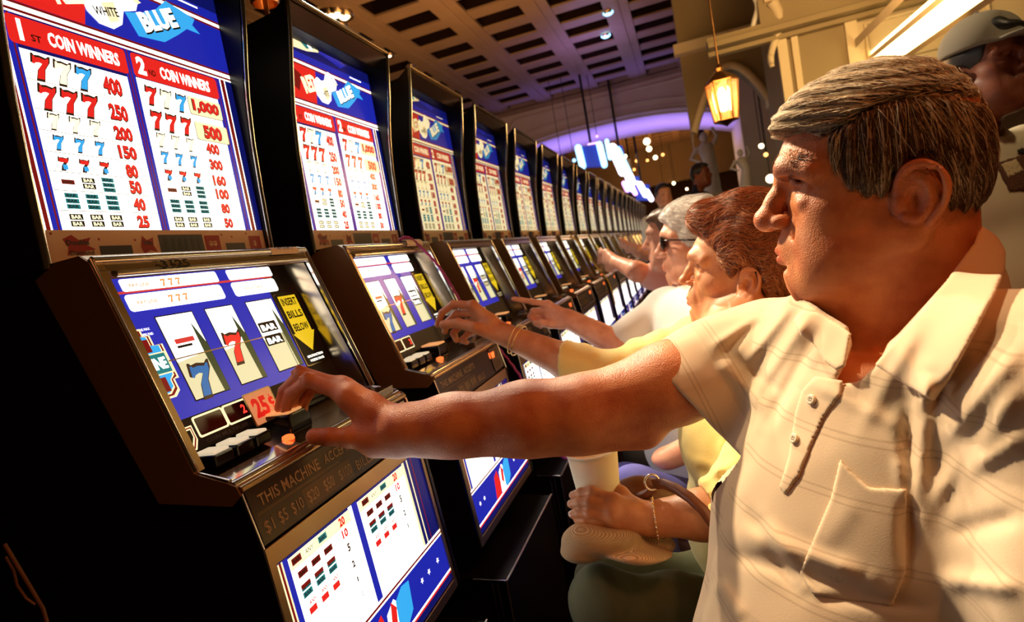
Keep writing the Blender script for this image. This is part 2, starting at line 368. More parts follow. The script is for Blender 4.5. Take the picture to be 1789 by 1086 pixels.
def plate_art():
    a = Art((-.586+.0005, 0, -.222+EYE), (0, 1, 0), (-.189, 0, .982)); tan = mat('plate_ink', (.40, .28, .15), .45); dk = mat('plate_brown', (.028, .014, .008), .3)
    a.rect(.006,-.082,.365,-.004, dk, 0)
    band = mat('plate_band', (.10, .06, .02), .35); a.rect(.10,-.078,.225,-.048, band, 1); a.rect(.012,-.045,.20,-.041, band, 1)
    a.text('THIS', .042, -.028, .016, .040, tan, 2, .01); a.text('MACHINE', .112, -.028, .017, .085, tan, 2, .01); a.text('ACCEPTS', .205, -.028, .015, .075, tan, 2, .01)
    for t, u in (('$1',.024),('$5',.052),('$10',.083),('$20',.120),('$50',.160),('$100',.205)): a.text(t, u, -.064, .019, .010*len(t)*.85, tan, 2, .0)
    a.text('BILLS', .262, -.066, .016, .050, tan, 2, .0); a.rect(.375,-.078,.45,-.012, DCH, 0); a.rect(.385,-.070,.44,-.020, band, 1)
    a.text('Change', .412, -.045, .010, .04, tan, 2)
    return a
def belly_art():
    n = Vector((.025, 0, -.315)).normalized()
    a = Art((-.5695, 0, -.305+EYE), (0, 1, 0), tuple(-n))
    wh = lit('belly_white', (1, .97, .86), 2.6); cream = lit('belly_cream', (1, .90, .55), 1.2)
    a.rect(.012,-.300,.436,-.028, LBD, 0)
    for u0, u1, m in ((.014,.018,LCR),(.018,.022,LRD),(.022,.025,LCR),(.025,.035,LB),(.183,.193,wh),(.193,.209,LB),(.366,.374,LCR),(.374,.384,LBD),(.384,.388,LCR),(.388,.400,LBD),(.400,.403,LRD)):
        a.rect(u0,-.195,u1,-.030, m, 1)
    for u0, u1 in ((.035,.185),(.209,.366)):
        a.rect(u0,-.195,u1,-.033,wh,1); a.rect(u0,-.050,u1,-.033,cream,2); a.rect(u0,-.050,u1,-.0495,LO,3); a.rect(u0,-.073,u1,-.0725,LO,3)
    for c0, cn, dz in ((.050,.160,0),(.230,.333,.0)):
        bar(a, c0, -.041, .020, .011, 1, LRD, LBK); a.rect(c0+.018,-.046,c0+.038,-.036, LY, 3); a.text('ANY', c0+.028, -.041, .007, .018, LBK, 4)
        bar(a, c0+.060, -.041, .020, .011, 1, LT, LBK); a.text('20', cn, -.041, .014, .015, LR, 4, .05)
        for k in range(3): bar(a, c0+.005+.030*k, -.062, .020, .011, 1, LRD, LBK)
        a.text('10', cn, -.060, .014, .015, LR, 4, .05)
        for k in range(3): bar(a, c0+.004+.030*k, -.086, .020, .020, 2, LT, LBK); a.rect(c0-.006+.030*k,-.082,c0+.014+.030*k,-.076,LRD,4)
        a.text('5', cn, -.083, .013, .007, LO, 4, .05)
        for k in range(3):
            u = c0+.004+.028*k; a.text('ANY', u+.004, -.105, .006, .015, LR, 4, .03); a.rect(u-.007,-.120,u+.009,-.111, LR, 4)
        a.text('2', cn, -.110, .011, .007, LO, 4, .05); a.text('1', cn, -.135, .008, .003, LO, 4, .03)
        a.text('2', cn+.002, -.16, .006, .004, LO, 4, .02)
    a.rect(.012,-.199,.436,-.195,wh,2); a.rect(.012,-.203,.436,-.199,LRD,2); a.rect(.012,-.206,.436,-.203,wh,2); a.rect(.012,-.278,.436,-.206,LB,2)
    a.rect(.012,-.282,.436,-.278,wh,2); a.rect(.012,-.286,.436,-.282,LR,2)
    a.poly([(.150,-.278),(.165,-.225),(.190,-.215),(.200,-.250),(.190,-.278)], LR, 3); a.poly([(.195,-.276),(.205,-.226),(.232,-.214),(.250,-.235),(.235,-.276)], wh, 3)
    a.poly([(.228,-.272),(.236,-.222),(.262,-.210),(.288,-.214),(.280,-.262),(.255,-.276)], LC, 4); a.poly([(.21,-.25),(.222,-.214),(.235,-.23),(.224,-.262)], LR, 4)
    for u in (.05,.08,.33,.36,.40):
        a.poly([(u+.006*math.cos(k*math.pi/5)*(1 if k % 2 else .4), -.24+.006*math.sin(k*math.pi/5)*(1 if k % 2 else .4)) for k in range(10)], wh, 3)
    return a
TOPP = [(-.762,.665),(-.768,.62),(-.78,.55),(-.795,.48),(-.806,.42),(-.816,.33),(-.821,.24),(-.824,.16),(-.825,.10)]
def zz(p): return [(x, z+EYE) for x, z in p]
def make_machine():
    m = thing('slot_machine', 'slot machine', 'slot machine', (0, 0, 0))
    prof = TOPP + [(-.80,.095),(-.755,.10),(-.742,.092),(-.650,-.198),(-.60,-.212),(-.588,-.218),(-.583,-.23),(-.570,-.305),(-.545,-.625),(-.56,-.645),(-.72,-.66),(-.72,-.70),(-1.25,-.70),(-1.25,.60),(-.98,.62)]
    mb = MB()
    for y0, y1 in ((0,.010),(.450,.460)): mb.prism(zz(TOPP + [(-1.25,.10),(-1.25,.59),(-.80,.640)]), y0, y1, BLK)
    mb.prism(zz([(-.832,.10),(-.832,.62),(-.80,.630),(-.79,.640),(-.86,.634),(-1.25,.585),(-1.25,.10)]), .010, .450, BLK)
    core = [(-.84,.105),(-.80,.102),(-.72,-.18),(-.705,-.215),(-.60,-.235),(-.592,-.24),(-.575,-.31),(-.551,-.62),(-.57,-.64),(-1.25,-.70),(-1.25,.105)]
    mb.prism(zz(core), .004, .456, BLK); mb.build('cabinet', m)
    mb = MB(); mb.prism(zz([(-.765,.668),(-.760,.655),(-.795,.628),(-.805,.640)]), .006, .454, DCH)
    for y in (.003,.457): mb.tube([(x+.003, y, z+EYE) for x, z in TOPP], .0055, CHR, 8)
    mb.tube([(-.760,.003,.668+EYE),(-.760,.457,.668+EYE)], .006, DCH, 8); mb.build('chrome_trim', m)
    pay_table().build('pay_table_glass', m); info_strip().build('info_strip', m)
    # slanted reel door: cheeks, header, mirrored inner wall
    mb = MB()
    chk = [(-.845,.088),(-.80,.106),(-.757,.107),(-.742,.095),(-.650,-.198),(-.600,-.214),(-.588,-.219),(-.583,-.232),(-.60,-.245),(-.72,-.235)]
    mb.prism(zz(chk), -.002, .001, BRZ); mb.prism(zz(chk), .459, .462, BRZ)
    for y0, y1, mm in ((.001,.017,GOLD),(.449,.459,CHR)):
        mb.prism(zz([(-.80,.106),(-.757,.107),(-.742,.095),(-.650,-.198),(-.70,-.215),(-.80,.08)]), y0, y1, mm)
    mb.add([(-.745,.017,.085+EYE),(-.655,.017,-.198+EYE),(-.700,.040,-.205+EYE),(-.790,.040,.09+EYE)], [(0,1,2,3)], BLKG)
    q = [(-.748,.4455,.085+EYE),(-.654,.4455,-.196+EYE),(-.704,.4380,-.205+EYE),(-.792,.4380,.09+EYE)]; mb.add(q, [(3,2,1,0)], MIR)
    mb.prism(zz([(-.83,.106),(-.757,.107),(-.745,.098),(-.738,.083),(-.744,.072),(-.765,.078),(-.795,.085)]), .001, .459, DCH)
    mb.tube([(-.744,.004,.098+EYE),(-.744,.456,.098+EYE)], .006, CHR, 10); mb.tube([(-.738,.028,.078+EYE),(-.738,.448,.078+EYE)], .0045, CHR, 10)
    for y in (.002,.458): mb.tube([(x+.001,y,z+EYE) for x, z in ((-.745,.10),(-.650,-.196))], .0035, CHR, 8)
    mb.build('reel_door', m)
    reel_art().build('reel_glass', m)
    g = Art(RO, RU, RV)
    # button deck
    mb = MB(); dk = zz([(-.704,-.195),(-.660,-.208),(-.604,-.222),(-.612,-.236),(-.72,-.225)]); mb.prism(dk, .004, .456, DCH)
    mb.tube([(-.598,.002,-.222+EYE),(-.598,.458,-.222+EYE)], .0085, CHR, 12); mb.tube([(-.586,.002,-.226+EYE),(-.586,.458,-.226+EYE)], .0055, GOLD, 10)
    mb.tube([(-.655,.003,-.199+EYE),(-.600,.003,-.214+EYE)], .004, CHR, 8); mb.tube([(-.655,.457,-.199+EYE),(-.600,.457,-.214+EYE)], .004, CHR, 8)
    mb.box((-.648,.330,-.216+EYE), (-.600,.448,-.200+EYE), DCH); mb.build('button_deck', m, bevel=.001)
    ds = MB(); dsl = mat('deck_print', (.95, .96, .92), .10, metal=.85); dse = mat('deck_paper', (.80, .62, .45), .4)
    ds.add([(-.612,.008,-.2195+EYE),(-.612,.165,-.2195+EYE),(-.640,.165,-.212+EYE),(-.640,.008,-.212+EYE)], [(0,1,2,3)], dsl)
    ds.add([(-.672,.040,-.2035+EYE),(-.672,.165,-.2035+EYE),(-.700,.165,-.195+EYE),(-.700,.040,-.195+EYE)], [(0,1,2,3)], dse); ds.build('deck_card', m)
    cap = mat('button_cap', (.80, .74, .52), .3, emit=(1, .88, .6), es=.55)
    def button(y0, y1, x0, x1, z, name='button', cm=None, h=.018):
        e = .0035; b = MB(); b.box((x0,y0,z-h), (x1,y1,z), BLKG); o = b.build(name, m, bevel=.003)
        t = MB(); t.box((x0+e,y0+e,z-.004), (x1-e,y1-e,z+.004), cm or cap); t.build('cap', o, bevel=.002); return o
    button(.034,.070,-.692,-.648,-.187+EYE); button(.075,.110,-.692,-.648,-.187+EYE); button(.115,.148,-.692,-.648,-.187+EYE)
    button(.190,.246,-.700,-.646,-.178+EYE, 'spin_button', mat('spin_cap', (.9, .45, .2), .3, emit=(1, .45, .15), es=.6), .034)
    hp = mat('hopper_light', (1, .2, .05), .3, emit=(1, .16, .03), es=1.6)
    b = MB(); b.box((-.5875,.385,-.262+EYE),(-.5775,.405,-.245+EYE), hp); b.build('indicator_light', m); b = MB(); b.lathe([(.010,0),(.009,.006),(.004,.008),(0,.008)], (-.640,.172,-.213+EYE), hp, 14); b.build('round_light', m)
    plate_art().build('bill_plate', m)
    mb = MB(); B1 = ((-.583,-.232),(-.569,-.31)); d0, d1 = (-.570,-.305), (-.545,-.625)
    def onb(t, o=0): return (d0[0]+(d1[0]-d0[0])*t+o, d0[1]+(d1[1]-d0[1])*t)
    def strip(y0, y1, t0, t1, mm, o=.004):
        p = [onb(t0), onb(t1), onb(t1, o), onb(t0, o)]; mb.prism(zz(p), y0, y1, mm)
    strip(0,.012,.0,1,GOLD); strip(.436,.460,.0,1,GOLD); strip(.012,.436,.0,.085,GOLD); strip(.012,.436,.94,1,GOLD); strip(.448,.456,.0,1,BLKG,.006)
    mb.tube([(-.584,.001,-.230+EYE),(-.569,.001,-.305+EYE),(-.544,.001,-.625+EYE)], .0025, CHR, 6); mb.tube([(-.584,.459,-.230+EYE),(-.569,.459,-.305+EYE),(-.544,.459,-.625+EYE)], .0035, CHR, 6)
    mb.build('belly_frame', m, bevel=.001); belly_art().build('belly_glass', m)
    st = MB(); st.prism(zz([(-.50,-.71),(-.50,-1.168),(-1.25,-1.168),(-1.25,-.70),(-.60,-.70)]), 0, .46, BLK)
    st.tube([(-.50,.0,-.708+EYE),(-.50,.46,-.708+EYE)], .0035, CHR, 8); st.tube([(-.50,.0,-.708+EYE),(-.58,.0,-.703+EYE)], .0035, CHR, 8)
    for dx in (0,-.022,-.035): st.tube([(-.50+dx,-.001,-.71+EYE),(-.50+dx,-.001,-1.15+EYE)], .0022, CHR, 6)
    st.build('stand', m)
    return m
ORD = ['nearest', 'second', 'third', 'fourth', 'fifth', 'sixth', 'seventh', 'eighth', 'ninth', 'tenth', 'eleventh', 'twelfth', 'thirteenth', 'fourteenth', 'fifteenth', 'sixteenth', 'seventeenth', 'eighteenth', 'nineteenth', 'twentieth', 'twenty-first', 'twenty-second']
proto = make_machine()
# third machine onward: dimmer, yellower emission paints in the glass's falloff at a slant
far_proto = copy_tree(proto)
def remat(o, table):
    if o.type == 'MESH':
        me = o.data.copy(); o.data = me
        for i, m_ in enumerate(me.materials):
            if m_ in table: me.materials[i] = table[m_]
    for c in o.children: remat(c, table)
remat(far_proto, {LW: lit('dimmed_white', (1, .88, .50), .82), LR: lit('dimmed_red', (.60, .03, .02), .6), LB: lit('dimmed_blue', (.015, .02, .34), .6), LC: lit('dimmed_sky', (.03, .28, .55), .7),
                  LCR: lit('dimmed_cream', (1, .75, .36), .6), LY: lit('dimmed_yellow', (.9, .75, .35), .8), MATS['lit_reel_white']: lit('dimmed_reel_white', (1, .97, .82), 1.7)})
NM = 21
for k in range(NM):
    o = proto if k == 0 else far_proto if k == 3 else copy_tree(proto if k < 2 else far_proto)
    o.location = (0, .585 + .6*k, 0); o['group'] = 'red white and blue slot machines standing in one row'
    o['label'] = {0: 'nearest slot machine, full pay table glass, played by the grey-haired man', 1: 'second slot machine from the front, with purple cord, played by the woman in yellow',
                  2: 'third slot machine from the front, played by the white-haired man', NM-1: 'last slot machine at the far end of the row'}.get(k, ORD[k] + ' slot machine from the front of the row')
MACH = proto
# stickers that only the nearest machine has
a = Art((-.7372, 0, .092+EYE), (0, 1, 0), (-.35, 0, .94)); a.text('3125', .125, -.006, .013, .052, BK, 3, .03); a.build('number_decal', MACH)
tp = mat('masking_tape', (.82, .66, .48), .6); b = MB()
ang = [math.radians(t) for t in range(-40, 121, 20)]
b.add([(-.746+.0085*math.cos(t), y, .097+EYE+.0085*math.sin(t)) for y in (.350,.428) for t in ang], [(i, i+1, i+1+len(ang), i+len(ang)) for i in range(len(ang)-1)], tp, True)
to = b.build('tape_label', MACH); a = Art((-.7385, 0, .1035+EYE), (0, 1, 0), (-.75, 0, .66)); a.text('5-14-1', .388, 0, .008, .046, BK, 2, .03); a.build('tape_writing', to)
n_ = Vector(RU).cross(Vector(RV).normalized()); c25 = Art(Vector(RO) + n_*.016 + Vector((0,-.031,-.006)), RU, (-.299, 0, .954)); cardm = mat('orange_card', (1, .55, .28), .4, emit=(1, .45, .2), es=.35)
c25.rrect(.197,-.300,.262,-.243,.003,DCH,0); c25.rrect(.200,-.298,.259,-.245,.003,cardm,1)
c25.text('25', .224, -.271, .034, .034, mat('card_red', (.8, .01, .01), .4, emit=(.8,.01,.01), es=.5), 2, .05); c25.text('c', .250, -.268, .014, .012, MATS['card_red'], 2, .05); c25.rect(.2495,-.280,.2515,-.256,MATS['card_red'],2)
c25.build('coin_value_card', MACH)
# ---------------------------------------------------------------- the room
FL = noisy('carpet', [(0, (.02, .008, .006)), (.5, (.06, .015, .01)), (1, (.10, .04, .02))], 14, rough=.95)
PLA = noisy('cream_plaster', [(0, (.58, .44, .26)), (1, (.72, .58, .36))], 3, rough=.7)
PLD = noisy('tan_plaster', [(0, (.24, .17, .08)), (1, (.34, .25, .125))], 2, rough=.75)
BMS = noisy('ceiling_beam', [(0, (.30, .19, .10)), (1, (.42, .28, .16))], 4, rough=.45)
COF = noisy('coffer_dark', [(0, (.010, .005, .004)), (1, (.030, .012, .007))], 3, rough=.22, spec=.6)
WHT = mat('white_moulding', (.78, .72, .62), .5)
CZ = 2.5 + EYE                                # main ceiling height
b = MB(); b.box((-6, -3, -.05), (7, 26, 0), FL); struct(b.build('floor'))
b = MB(); b.box((-6, -3, 0), (-5.9, 26, 4.4), PLD); struct(b.build('wall_left'))
b = MB(); b.box((6.9, -3, 0), (7, 26, 4.4), PLD); struct(b.build('wall_right'))
b = MB(); b.box((-6, 26, 0), (7, 26.1, 4.4), noisy('far_wall', [(0, (.22, .09, .03)), (1, (.5, .25, .1))], 1.2, rough=.6)); struct(b.build('wall_far'))
b = MB(); b.box((-6, -3.1, 0), (7, -3, 4.4), PLD); struct(b.build('wall_near'))
# coffered ceiling: lattice of beams with recessed mirrored coffers
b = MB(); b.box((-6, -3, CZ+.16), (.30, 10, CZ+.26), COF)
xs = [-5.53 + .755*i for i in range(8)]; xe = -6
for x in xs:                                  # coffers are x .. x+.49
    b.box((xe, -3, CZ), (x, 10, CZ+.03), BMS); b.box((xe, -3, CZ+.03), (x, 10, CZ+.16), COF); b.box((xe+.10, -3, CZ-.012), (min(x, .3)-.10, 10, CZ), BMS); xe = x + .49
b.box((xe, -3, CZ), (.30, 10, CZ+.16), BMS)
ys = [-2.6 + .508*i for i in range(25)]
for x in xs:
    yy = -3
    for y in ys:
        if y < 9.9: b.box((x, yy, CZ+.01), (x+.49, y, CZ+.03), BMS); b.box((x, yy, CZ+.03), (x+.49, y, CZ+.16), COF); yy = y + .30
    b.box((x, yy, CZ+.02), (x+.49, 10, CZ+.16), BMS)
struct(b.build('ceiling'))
b = MB(); b.box((.30, -3, CZ-.32), (.52, 10, CZ+.26), PLD); b.box((.26, -3, CZ-.06), (.30, 10, CZ), BMS); b.box((.34,-3,CZ-.36),(.48,10,CZ-.32),PLA); struct(b.build('trim_1'))
b = MB(); b.box((.52, -3, CZ+.3), (7, 26, CZ+.4), PLD)
for i in range(12): b.box((.52, -2+i*1.1, CZ+.22), (7, -1.7+i*1.1, CZ+.3), PLA)
for i in range(7): b.box((.9+i*.9, -3, CZ+.24), (1.05+i*.9, 26, CZ+.3), PLA)
struct(b.build('ceiling_right'))
# bulkhead arch across the row at Y = 10
def archz(x):                                 # soffit height
    t = (x + 1.15)/2.2; return EYE + 1.93 - .34*min(1, abs(t))**2.6
N_ = 28; X0, X1 = -3.3, 1.02
b = MB(); pts = [(X0 + (X1-X0)*i/N_) for i in range(N_+1)]
arc = [(x, archz(x)) for x in pts]
b.prism([(-6, CZ+.2), (-6, 0), (X0-.35, 0), (X0-.35, 1.2+EYE)] + [(X0, arc[0][1]-.25)] + arc + [(X1, 0), (1.5, 0), (1.5, CZ+.2)], 10.0, 11.7, PLA)
struct(b.build('wall_arch'))
b = MB()
for off, th in ((.07, .03), (.13, .018)): b.tube([(x, 9.99, archz(x)+off) for x in pts], th, PLA, 8)
pnl = [(x, archz(x)+.24) for x in pts if -2.6 < x < .45]; top = CZ - .14
b.tube([(x, 9.985, z) for x, z in pnl] + [(.52, 9.985, pnl[-1][1]+.08), (.50, 9.985, top-.12), (.38, 9.985, top), (-2.5, 9.985, top), (-2.6, 9.985, top-.1)], .022, PLA, 8, closed=True)
b.box((-6, 9.94, CZ-.05), (1.5, 10, CZ), BMS); b.box((-3.0,9.93,EYE+1.3),(-2.8,10,CZ-.1),PLA); struct(b.build('trim_2'))
# second hall behind the arch
b = MB(); b.box((-6, 11.7, CZ+.45), (7, 26, CZ+.55), COF)
for i in range(18): b.box((-6+i*.75, 11.7, CZ+.3), (-5.8+i*.75, 26, CZ+.45), BMS)
for i in range(24): b.box((-6, 11.8+i*.6, CZ+.32), (7, 12.02+i*.6, CZ+.45), BMS)
b.box((-6, 20, CZ-.9), (7, 20.3, CZ+.45), PLD)
struct(b.build('ceiling_far'))
# plaster column and panelled bulkhead on the right (behind the grey-haired man)
YC = 4.6
def rect_at(mb, pts, y, th, m): mb.prism([(at_y(u, v, y)[0], at_y(u, v, y)[2]) for u, v in pts], y, y+th, m)
x0, x1 = at_y(1362, 110, YC)[0], at_y(1500, 90, YC)[0]; zt = at_y(1350, 66, YC)[2]
b = MB(); b.box((x0, YC, 0), (x1, YC+.7, CZ+.3), PLD)
b.box((x0-.005, YC-.04, 0), (x0+.055, YC, zt), PLA); b.box((x0+.085, YC-.03, 0), (x0+.125, YC, zt), PLA); b.box((x1-.07, YC-.04, 0), (x1, YC, zt), PLA)
struct(b.build('column'))
b = MB()
for dz, dy, hh in ((0, .16, .035), (.05, .11, .03), (-.035, .07, .03)): b.box((x0-.45, YC-dy, zt+dz), (3.6, YC, zt+dz+hh), PLD)
b.box((x0-.10, YC-.10, zt+.08), (x1, YC, zt+.34), PLD); struct(b.build('cornice'))
b = MB(); xr = 3.9
b.prism([(x1, zt-.62), (x1+.9, zt-.40), (xr, zt-.40), (xr, zt), (x1, zt)], YC+.02, YC+.3, PLA)
for xa in (x1+.06, x1+.74, x1+1.42):
    za, zb = zt-.06, zt-.32
    for q in (((xa, za), (xa+.56, za)), ((xa+.56, za), (xa+.56, zb)), ((xa+.56, zb), (xa, zb)), ((xa, zb), (xa, za))):
        b.tube([(q[0][0], YC+.01, q[0][1]), (q[1][0], YC+.01, q[1][1])], .013, PLA, 8)
struct(b.build('panelled_bulkhead'))
# coved light trough running forward on the right
b = MB(); cove = mat('cove_light', (1, .9, .6), .5, emit=(1, .80, .36), es=5)
p0, p1 = at_y(1545, 118, 4.4), at_y(1800, -62, 2.6)
d_ = (p1-p0); 
def rib(a, c, w, h, m):
    A, B = Vector(a), Vector(c); b.add([A, B, B+Vector((0, .02, h)), A+Vector((0, .02, h))], [(0,1,2,3)], m)
    b.add([A+Vector((0,w,0)), B+Vector((0,w,0)), B+Vector((0,w+.02,h)), A+Vector((0,w+.02,h))], [(3,2,1,0)], m); b.add([A+Vector((0,.02,h)), B+Vector((0,.02,h)), B+Vector((0,w+.02,h)), A+Vector((0,w+.02,h))], [(0,1,2,3)], m); b.add([A, B, B+Vector((0,w,0)), A+Vector((0,w,0))], [(3,2,1,0)], m)
rib(p0, p1, .22, .16, cove); o = b.build('cove_lamp'); tag(o, 'glowing cove light strip running diagonally above the cap of the standing person', 'light')
b = MB(); rib(p0+np.array([0,.0,-.03]), p1+np.array([0,.0,-.03]), .2, .028, PLD); rib(p0+np.array([-.02,.1,.10]), p1+np.array([-.02,.1,.10]), .1, .03, PLA); rib(p0+np.array([-.1,.1,.2]), p1+np.array([-.1,.1,.2]), .1, .05, PLA); struct(b.build('trim_3'))
# brackets and arch ornaments left of the column
def bracket(u, v, y, h, m, lab):
    p = at_y(u, v, y); q = MB(); n = 16; sp = []
    for i in range(n+1): t = i/n; sp.append((p[0] + .10*h*math.sin(t*5.2), y-.02-.22*h*(1-t)**1.6, p[2]-h*t))
    q.tube(sp, [.055*h*(1.3-t_/n) + .01 for t_ in range(n+1)], m, 10); q.box((p[0]-.11*h, y-.30*h, p[2]), (p[0]+.14*h, y, p[2]+.08*h), m)
    q.lathe([(0,-.05*h),(.09*h,-.04*h),(.10*h,0),(.09*h,.04*h),(0,.05*h)], (sp[-3][0], sp[-3][1], sp[-3][2]), m, 14, axis=(1, 0, 0)); o = q.build('scroll_bracket'); return tag(o, lab, 'bracket')
bracket(1313, -6, YC, .26, WHT, 'white scroll bracket under the ceiling, left of the two at the column top')
bracket(1344, 12, YC, .40, PLA, 'cream scroll bracket beside the top of the plaster column')
b = MB()
ya = 6.0; xa0, xa1 = at_y(1196, 150, ya)[0], at_y(1352, 150, ya)[0]
zq = at_y(1270, 70, ya)[2]
b.box((xa0, ya, zq-.1), (xa1+.3, ya+.3, CZ+.3), PLD); b.box((xa0-.05, ya-.12, zq-.04), (xa1+.3, ya, zq+.05), PLA)
arcp = [(xa0 + .02 + (xa1-xa0)*t, zq - .75 + .52*math.sin(math.pi*min(1, t*1.0))) for t in [i/16 for i in range(17)]]
b.prism([(xa0, zq-.1)] + [(xa0, zq-.9)] + arcp + [(xa1+.3, zq-.9), (xa1+.3, zq-.1)], ya, ya+.3, PLD)
b.tube([(x, ya-.02, z) for x, z in arcp], .035, PLA, 8)
struct(b.build('wall_niche'))
b = MB(); b.box((xa1-.02, ya-.4, 0), (xa1+.35, ya+.2, zq-.6), PLD); b.box((xa1-.06, ya-.45, zq-.66), (xa1+.4, ya+.2, zq-.58), PLA); struct(b.build('pier'))
# pale carved figures on the pier at the end of the arch
STN = noisy('carved_stone', [(0, (.46, .42, .42)), (1, (.70, .66, .62))], 6, rough=.6)
def statue(u, v, y, h, lab):
    p = at_y(u, v, y); q = MB(); x, z = p[0], p[2]
    q.tube([(x, y, z-h), (x+.02, y, z-h*.7), (x+.03, y-.02, z-h*.45), (x, y, z-h*.22), (x, y, z-h*.16)], [h*.16, h*.13, h*.10, h*.13, h*.05], STN, 12)
    q.ell((x, y-.01, z-h*.07), (h*.065, h*.07, h*.085), STN, 12); q.tube([(x-h*.12, y, z-h*.22), (x-h*.24, y-.03, z-h*.38), (x-h*.10, y-.06, z-h*.46)], [h*.04, h*.032, h*.024], STN, 8)
    q.box((x-h*.17, y-h*.17, 0), (x+h*.17, y+h*.17, z-h), PLA); q.tube([(x+h*.12, y, z-h*.22), (x+h*.20, y-.02, z-h*.1), (x+h*.14, y-.04, z+h*.05)], [h*.04, h*.032, h*.022], STN, 8)
    return tag(q.build('statue'), lab, 'statue')
statue(1228, 232, 8.8, .85, 'bluish white carved statue at the right end of the arch')
statue(1292, 262, 5.9, .40, 'pale carved statue below the hanging lantern')
# hanging lantern
def lantern(u, v, y, h, lab, glow=7.0):
    p = at_y(u, v, y); x, z = p[0], p[2]; t = thing('hanging_lantern', lab, 'lantern', (x, y, z)); MT = mat('lantern_brass', (.25, .12, .04), .35, 1)
    q = MB(); r_ = h*.32
    for k in range(6):
        a0, a1 = k*math.pi/3, (k+1)*math.pi/3
        pb, pt_ = (r_*.72*math.cos(a0), r_*.72*math.sin(a0), -h*.5), (r_*math.cos(a0), r_*math.sin(a0), h*.28)
        q.tube([pb, pt_], h*.02, MT, 6); q.tube([pt_, (r_*math.cos(a1), r_*math.sin(a1), h*.28)], h*.022, MT, 6); q.tube([pb, (r_*.72*math.cos(a1), r_*.72*math.sin(a1), -h*.5)], h*.022, MT, 6)
    q.lathe([(r_*1.12, h*.28), (r_*.8, h*.38), (r_*.35, h*.48), (r_*.2, h*.50), (r_*.28, h*.56), (r_*.1, h*.64), (0, h*.66)], (0,0,0), MT, 6, smooth=False); q.lathe([(0,-h*.62),(r_*.2,-h*.58),(r_*.72,-h*.5)], (0,0,0), MT, 6)
    q.build('frame', t)
    q = MB(); q.tube([(0,0,h*.62),(0,0,CZ-z-.02)], h*.018, MT, 6); q.lathe([(h*.14,0),(h*.12,.03),(0,.04)], (0,0,CZ-z-.05), MT, 12); q.build('chain', t)
    q = MB(); gl = mat('lantern_glass', (1, .65, .3), .12, trans=.9, alpha=1, emit=(1, .35, .08), es=.5)
    q.lathe([(r_*.70,-h*.48),(r_*.96,h*.27)], (0,0,0), gl, 6, smooth=False); q.build('glass', t)
    q = MB(); q.lathe([(0,-h*.32),(h*.07,-h*.30),(h*.11,-h*.08),(h*.10,h*.06),(h*.04,h*.17),(0,h*.18)], (0,0,0), mat('lantern_bulb', (1,.8,.5), .4, emit=(1, .62, .25), es=glow*2), 14); q.build('bulb', t)
    l = bpy.data.lights.new('lantern_light', 'POINT'); l.energy = 14; l.color = (1, .5, .16); l.shadow_soft_size = .12; lo = bpy.data.objects.new('lantern_light', l); COL.objects.link(lo); lo.parent = t; lo.location = (0, -r_*1.6, 0)
lantern(1263, 168, 3.6, .27, 'lit brass lantern hanging in front of the plaster niche')
# neon sign and signs above the far machines
NB = mat('neon_blue_white', (.6, .85, 1), .4, emit=(.30, .66, 1), es=3); NV = mat('neon_violet', (.8, .5, 1), .4, emit=(.75, .35, 1), es=3); NW = mat('neon_white', (1, 1, 1), .4, emit=(.95, .88, 1), es=3); NBD = mat('sign_blue_face', (.01, .03, .2), .3, emit=(.01, .04, .35), es=.8)
def neon_sign(y, tubes, face, lab):
    q = MB()
    for (u0, v0, u1, v1, r_, m) in tubes:
        A, B = at_y(u0, v0, y-.05), at_y(u1, v1, y-.05); q.tube([A, B], r_, m, 10)
        for e in (A, B): q.ell(e, (r_, r_, r_), m, 10)
    P_ = [at_y(u, v, y) for u, v in face]; q.prism([(p[0], p[2]) for p in P_], y, y+.12, NBD)
    o = thing('neon_sign', lab, 'sign', (0, 0, 0)); q.build('lit_face', o)
    c = sum(P_)/len(P_); r2 = MB(); r2.tube([(c[0], y+.06, c[2]), (c[0], y+.06, CZ+.4)], .02, BLK, 6); r2.build('hanger', o); return o
neon_sign(8.8, [(1010,258,1018,290,.05,NB),(1047,252,1056,288,.045,NB),(1060,246,1066,276,.03,NB),(1028,252,1044,249,.012,NV)], [(1012,256),(1052,252),(1056,290),(1018,292)], 'neon sign with a dark blue face between two white tubes, nearest over the row')
neon_sign(9.6, [(1070,258,1088,300,.07,NW),(1078,262,1098,304,.06,NB),(1062,250,1066,264,.02,NV),(1094,296,1104,312,.03,NW)], [(1068,256),(1086,254),(1100,304),(1082,306)], 'tall white and blue neon sign behind the dark blue sign')
neon_sign(13.2, [(1098,306,1108,330,.09,NW),(1090,320,1096,332,.05,NV),(1112,322,1118,334,.07,NW)], [(1092,308),(1116,308),(1118,336),(1096,336)], 'white and violet neon sign furthest along the row')
neon_sign(12.0, [(1118,322,1128,340,.06,NW),(1104,326,1110,338,.045,NV),(1130,334,1138,348,.05,NW)], [(1108,322),(1134,322),(1136,350),(1112,350)], 'small white neon sign at the right end of the sign cluster')
for i, (u, v, y, r_) in enumerate(((984,296,8.6,.035),(1003,280,8.7,.025),(1043,238,9.0,.018))):
    q = MB(); p = at_y(u, v, y); q.ell(p, (r_, r_, r_), (NW, NB, NV)[i], 12); q.tube([p, (p[0], p[1], CZ+.16)], .005, BLK, 6)
    tag(q.build('pendant_lamp'), ('small white pendant lamp just above the machine tops', 'small blue pendant lamp left of the neon sign', 'tiny violet pendant lamp over the neon sign')[i], 'lamp')
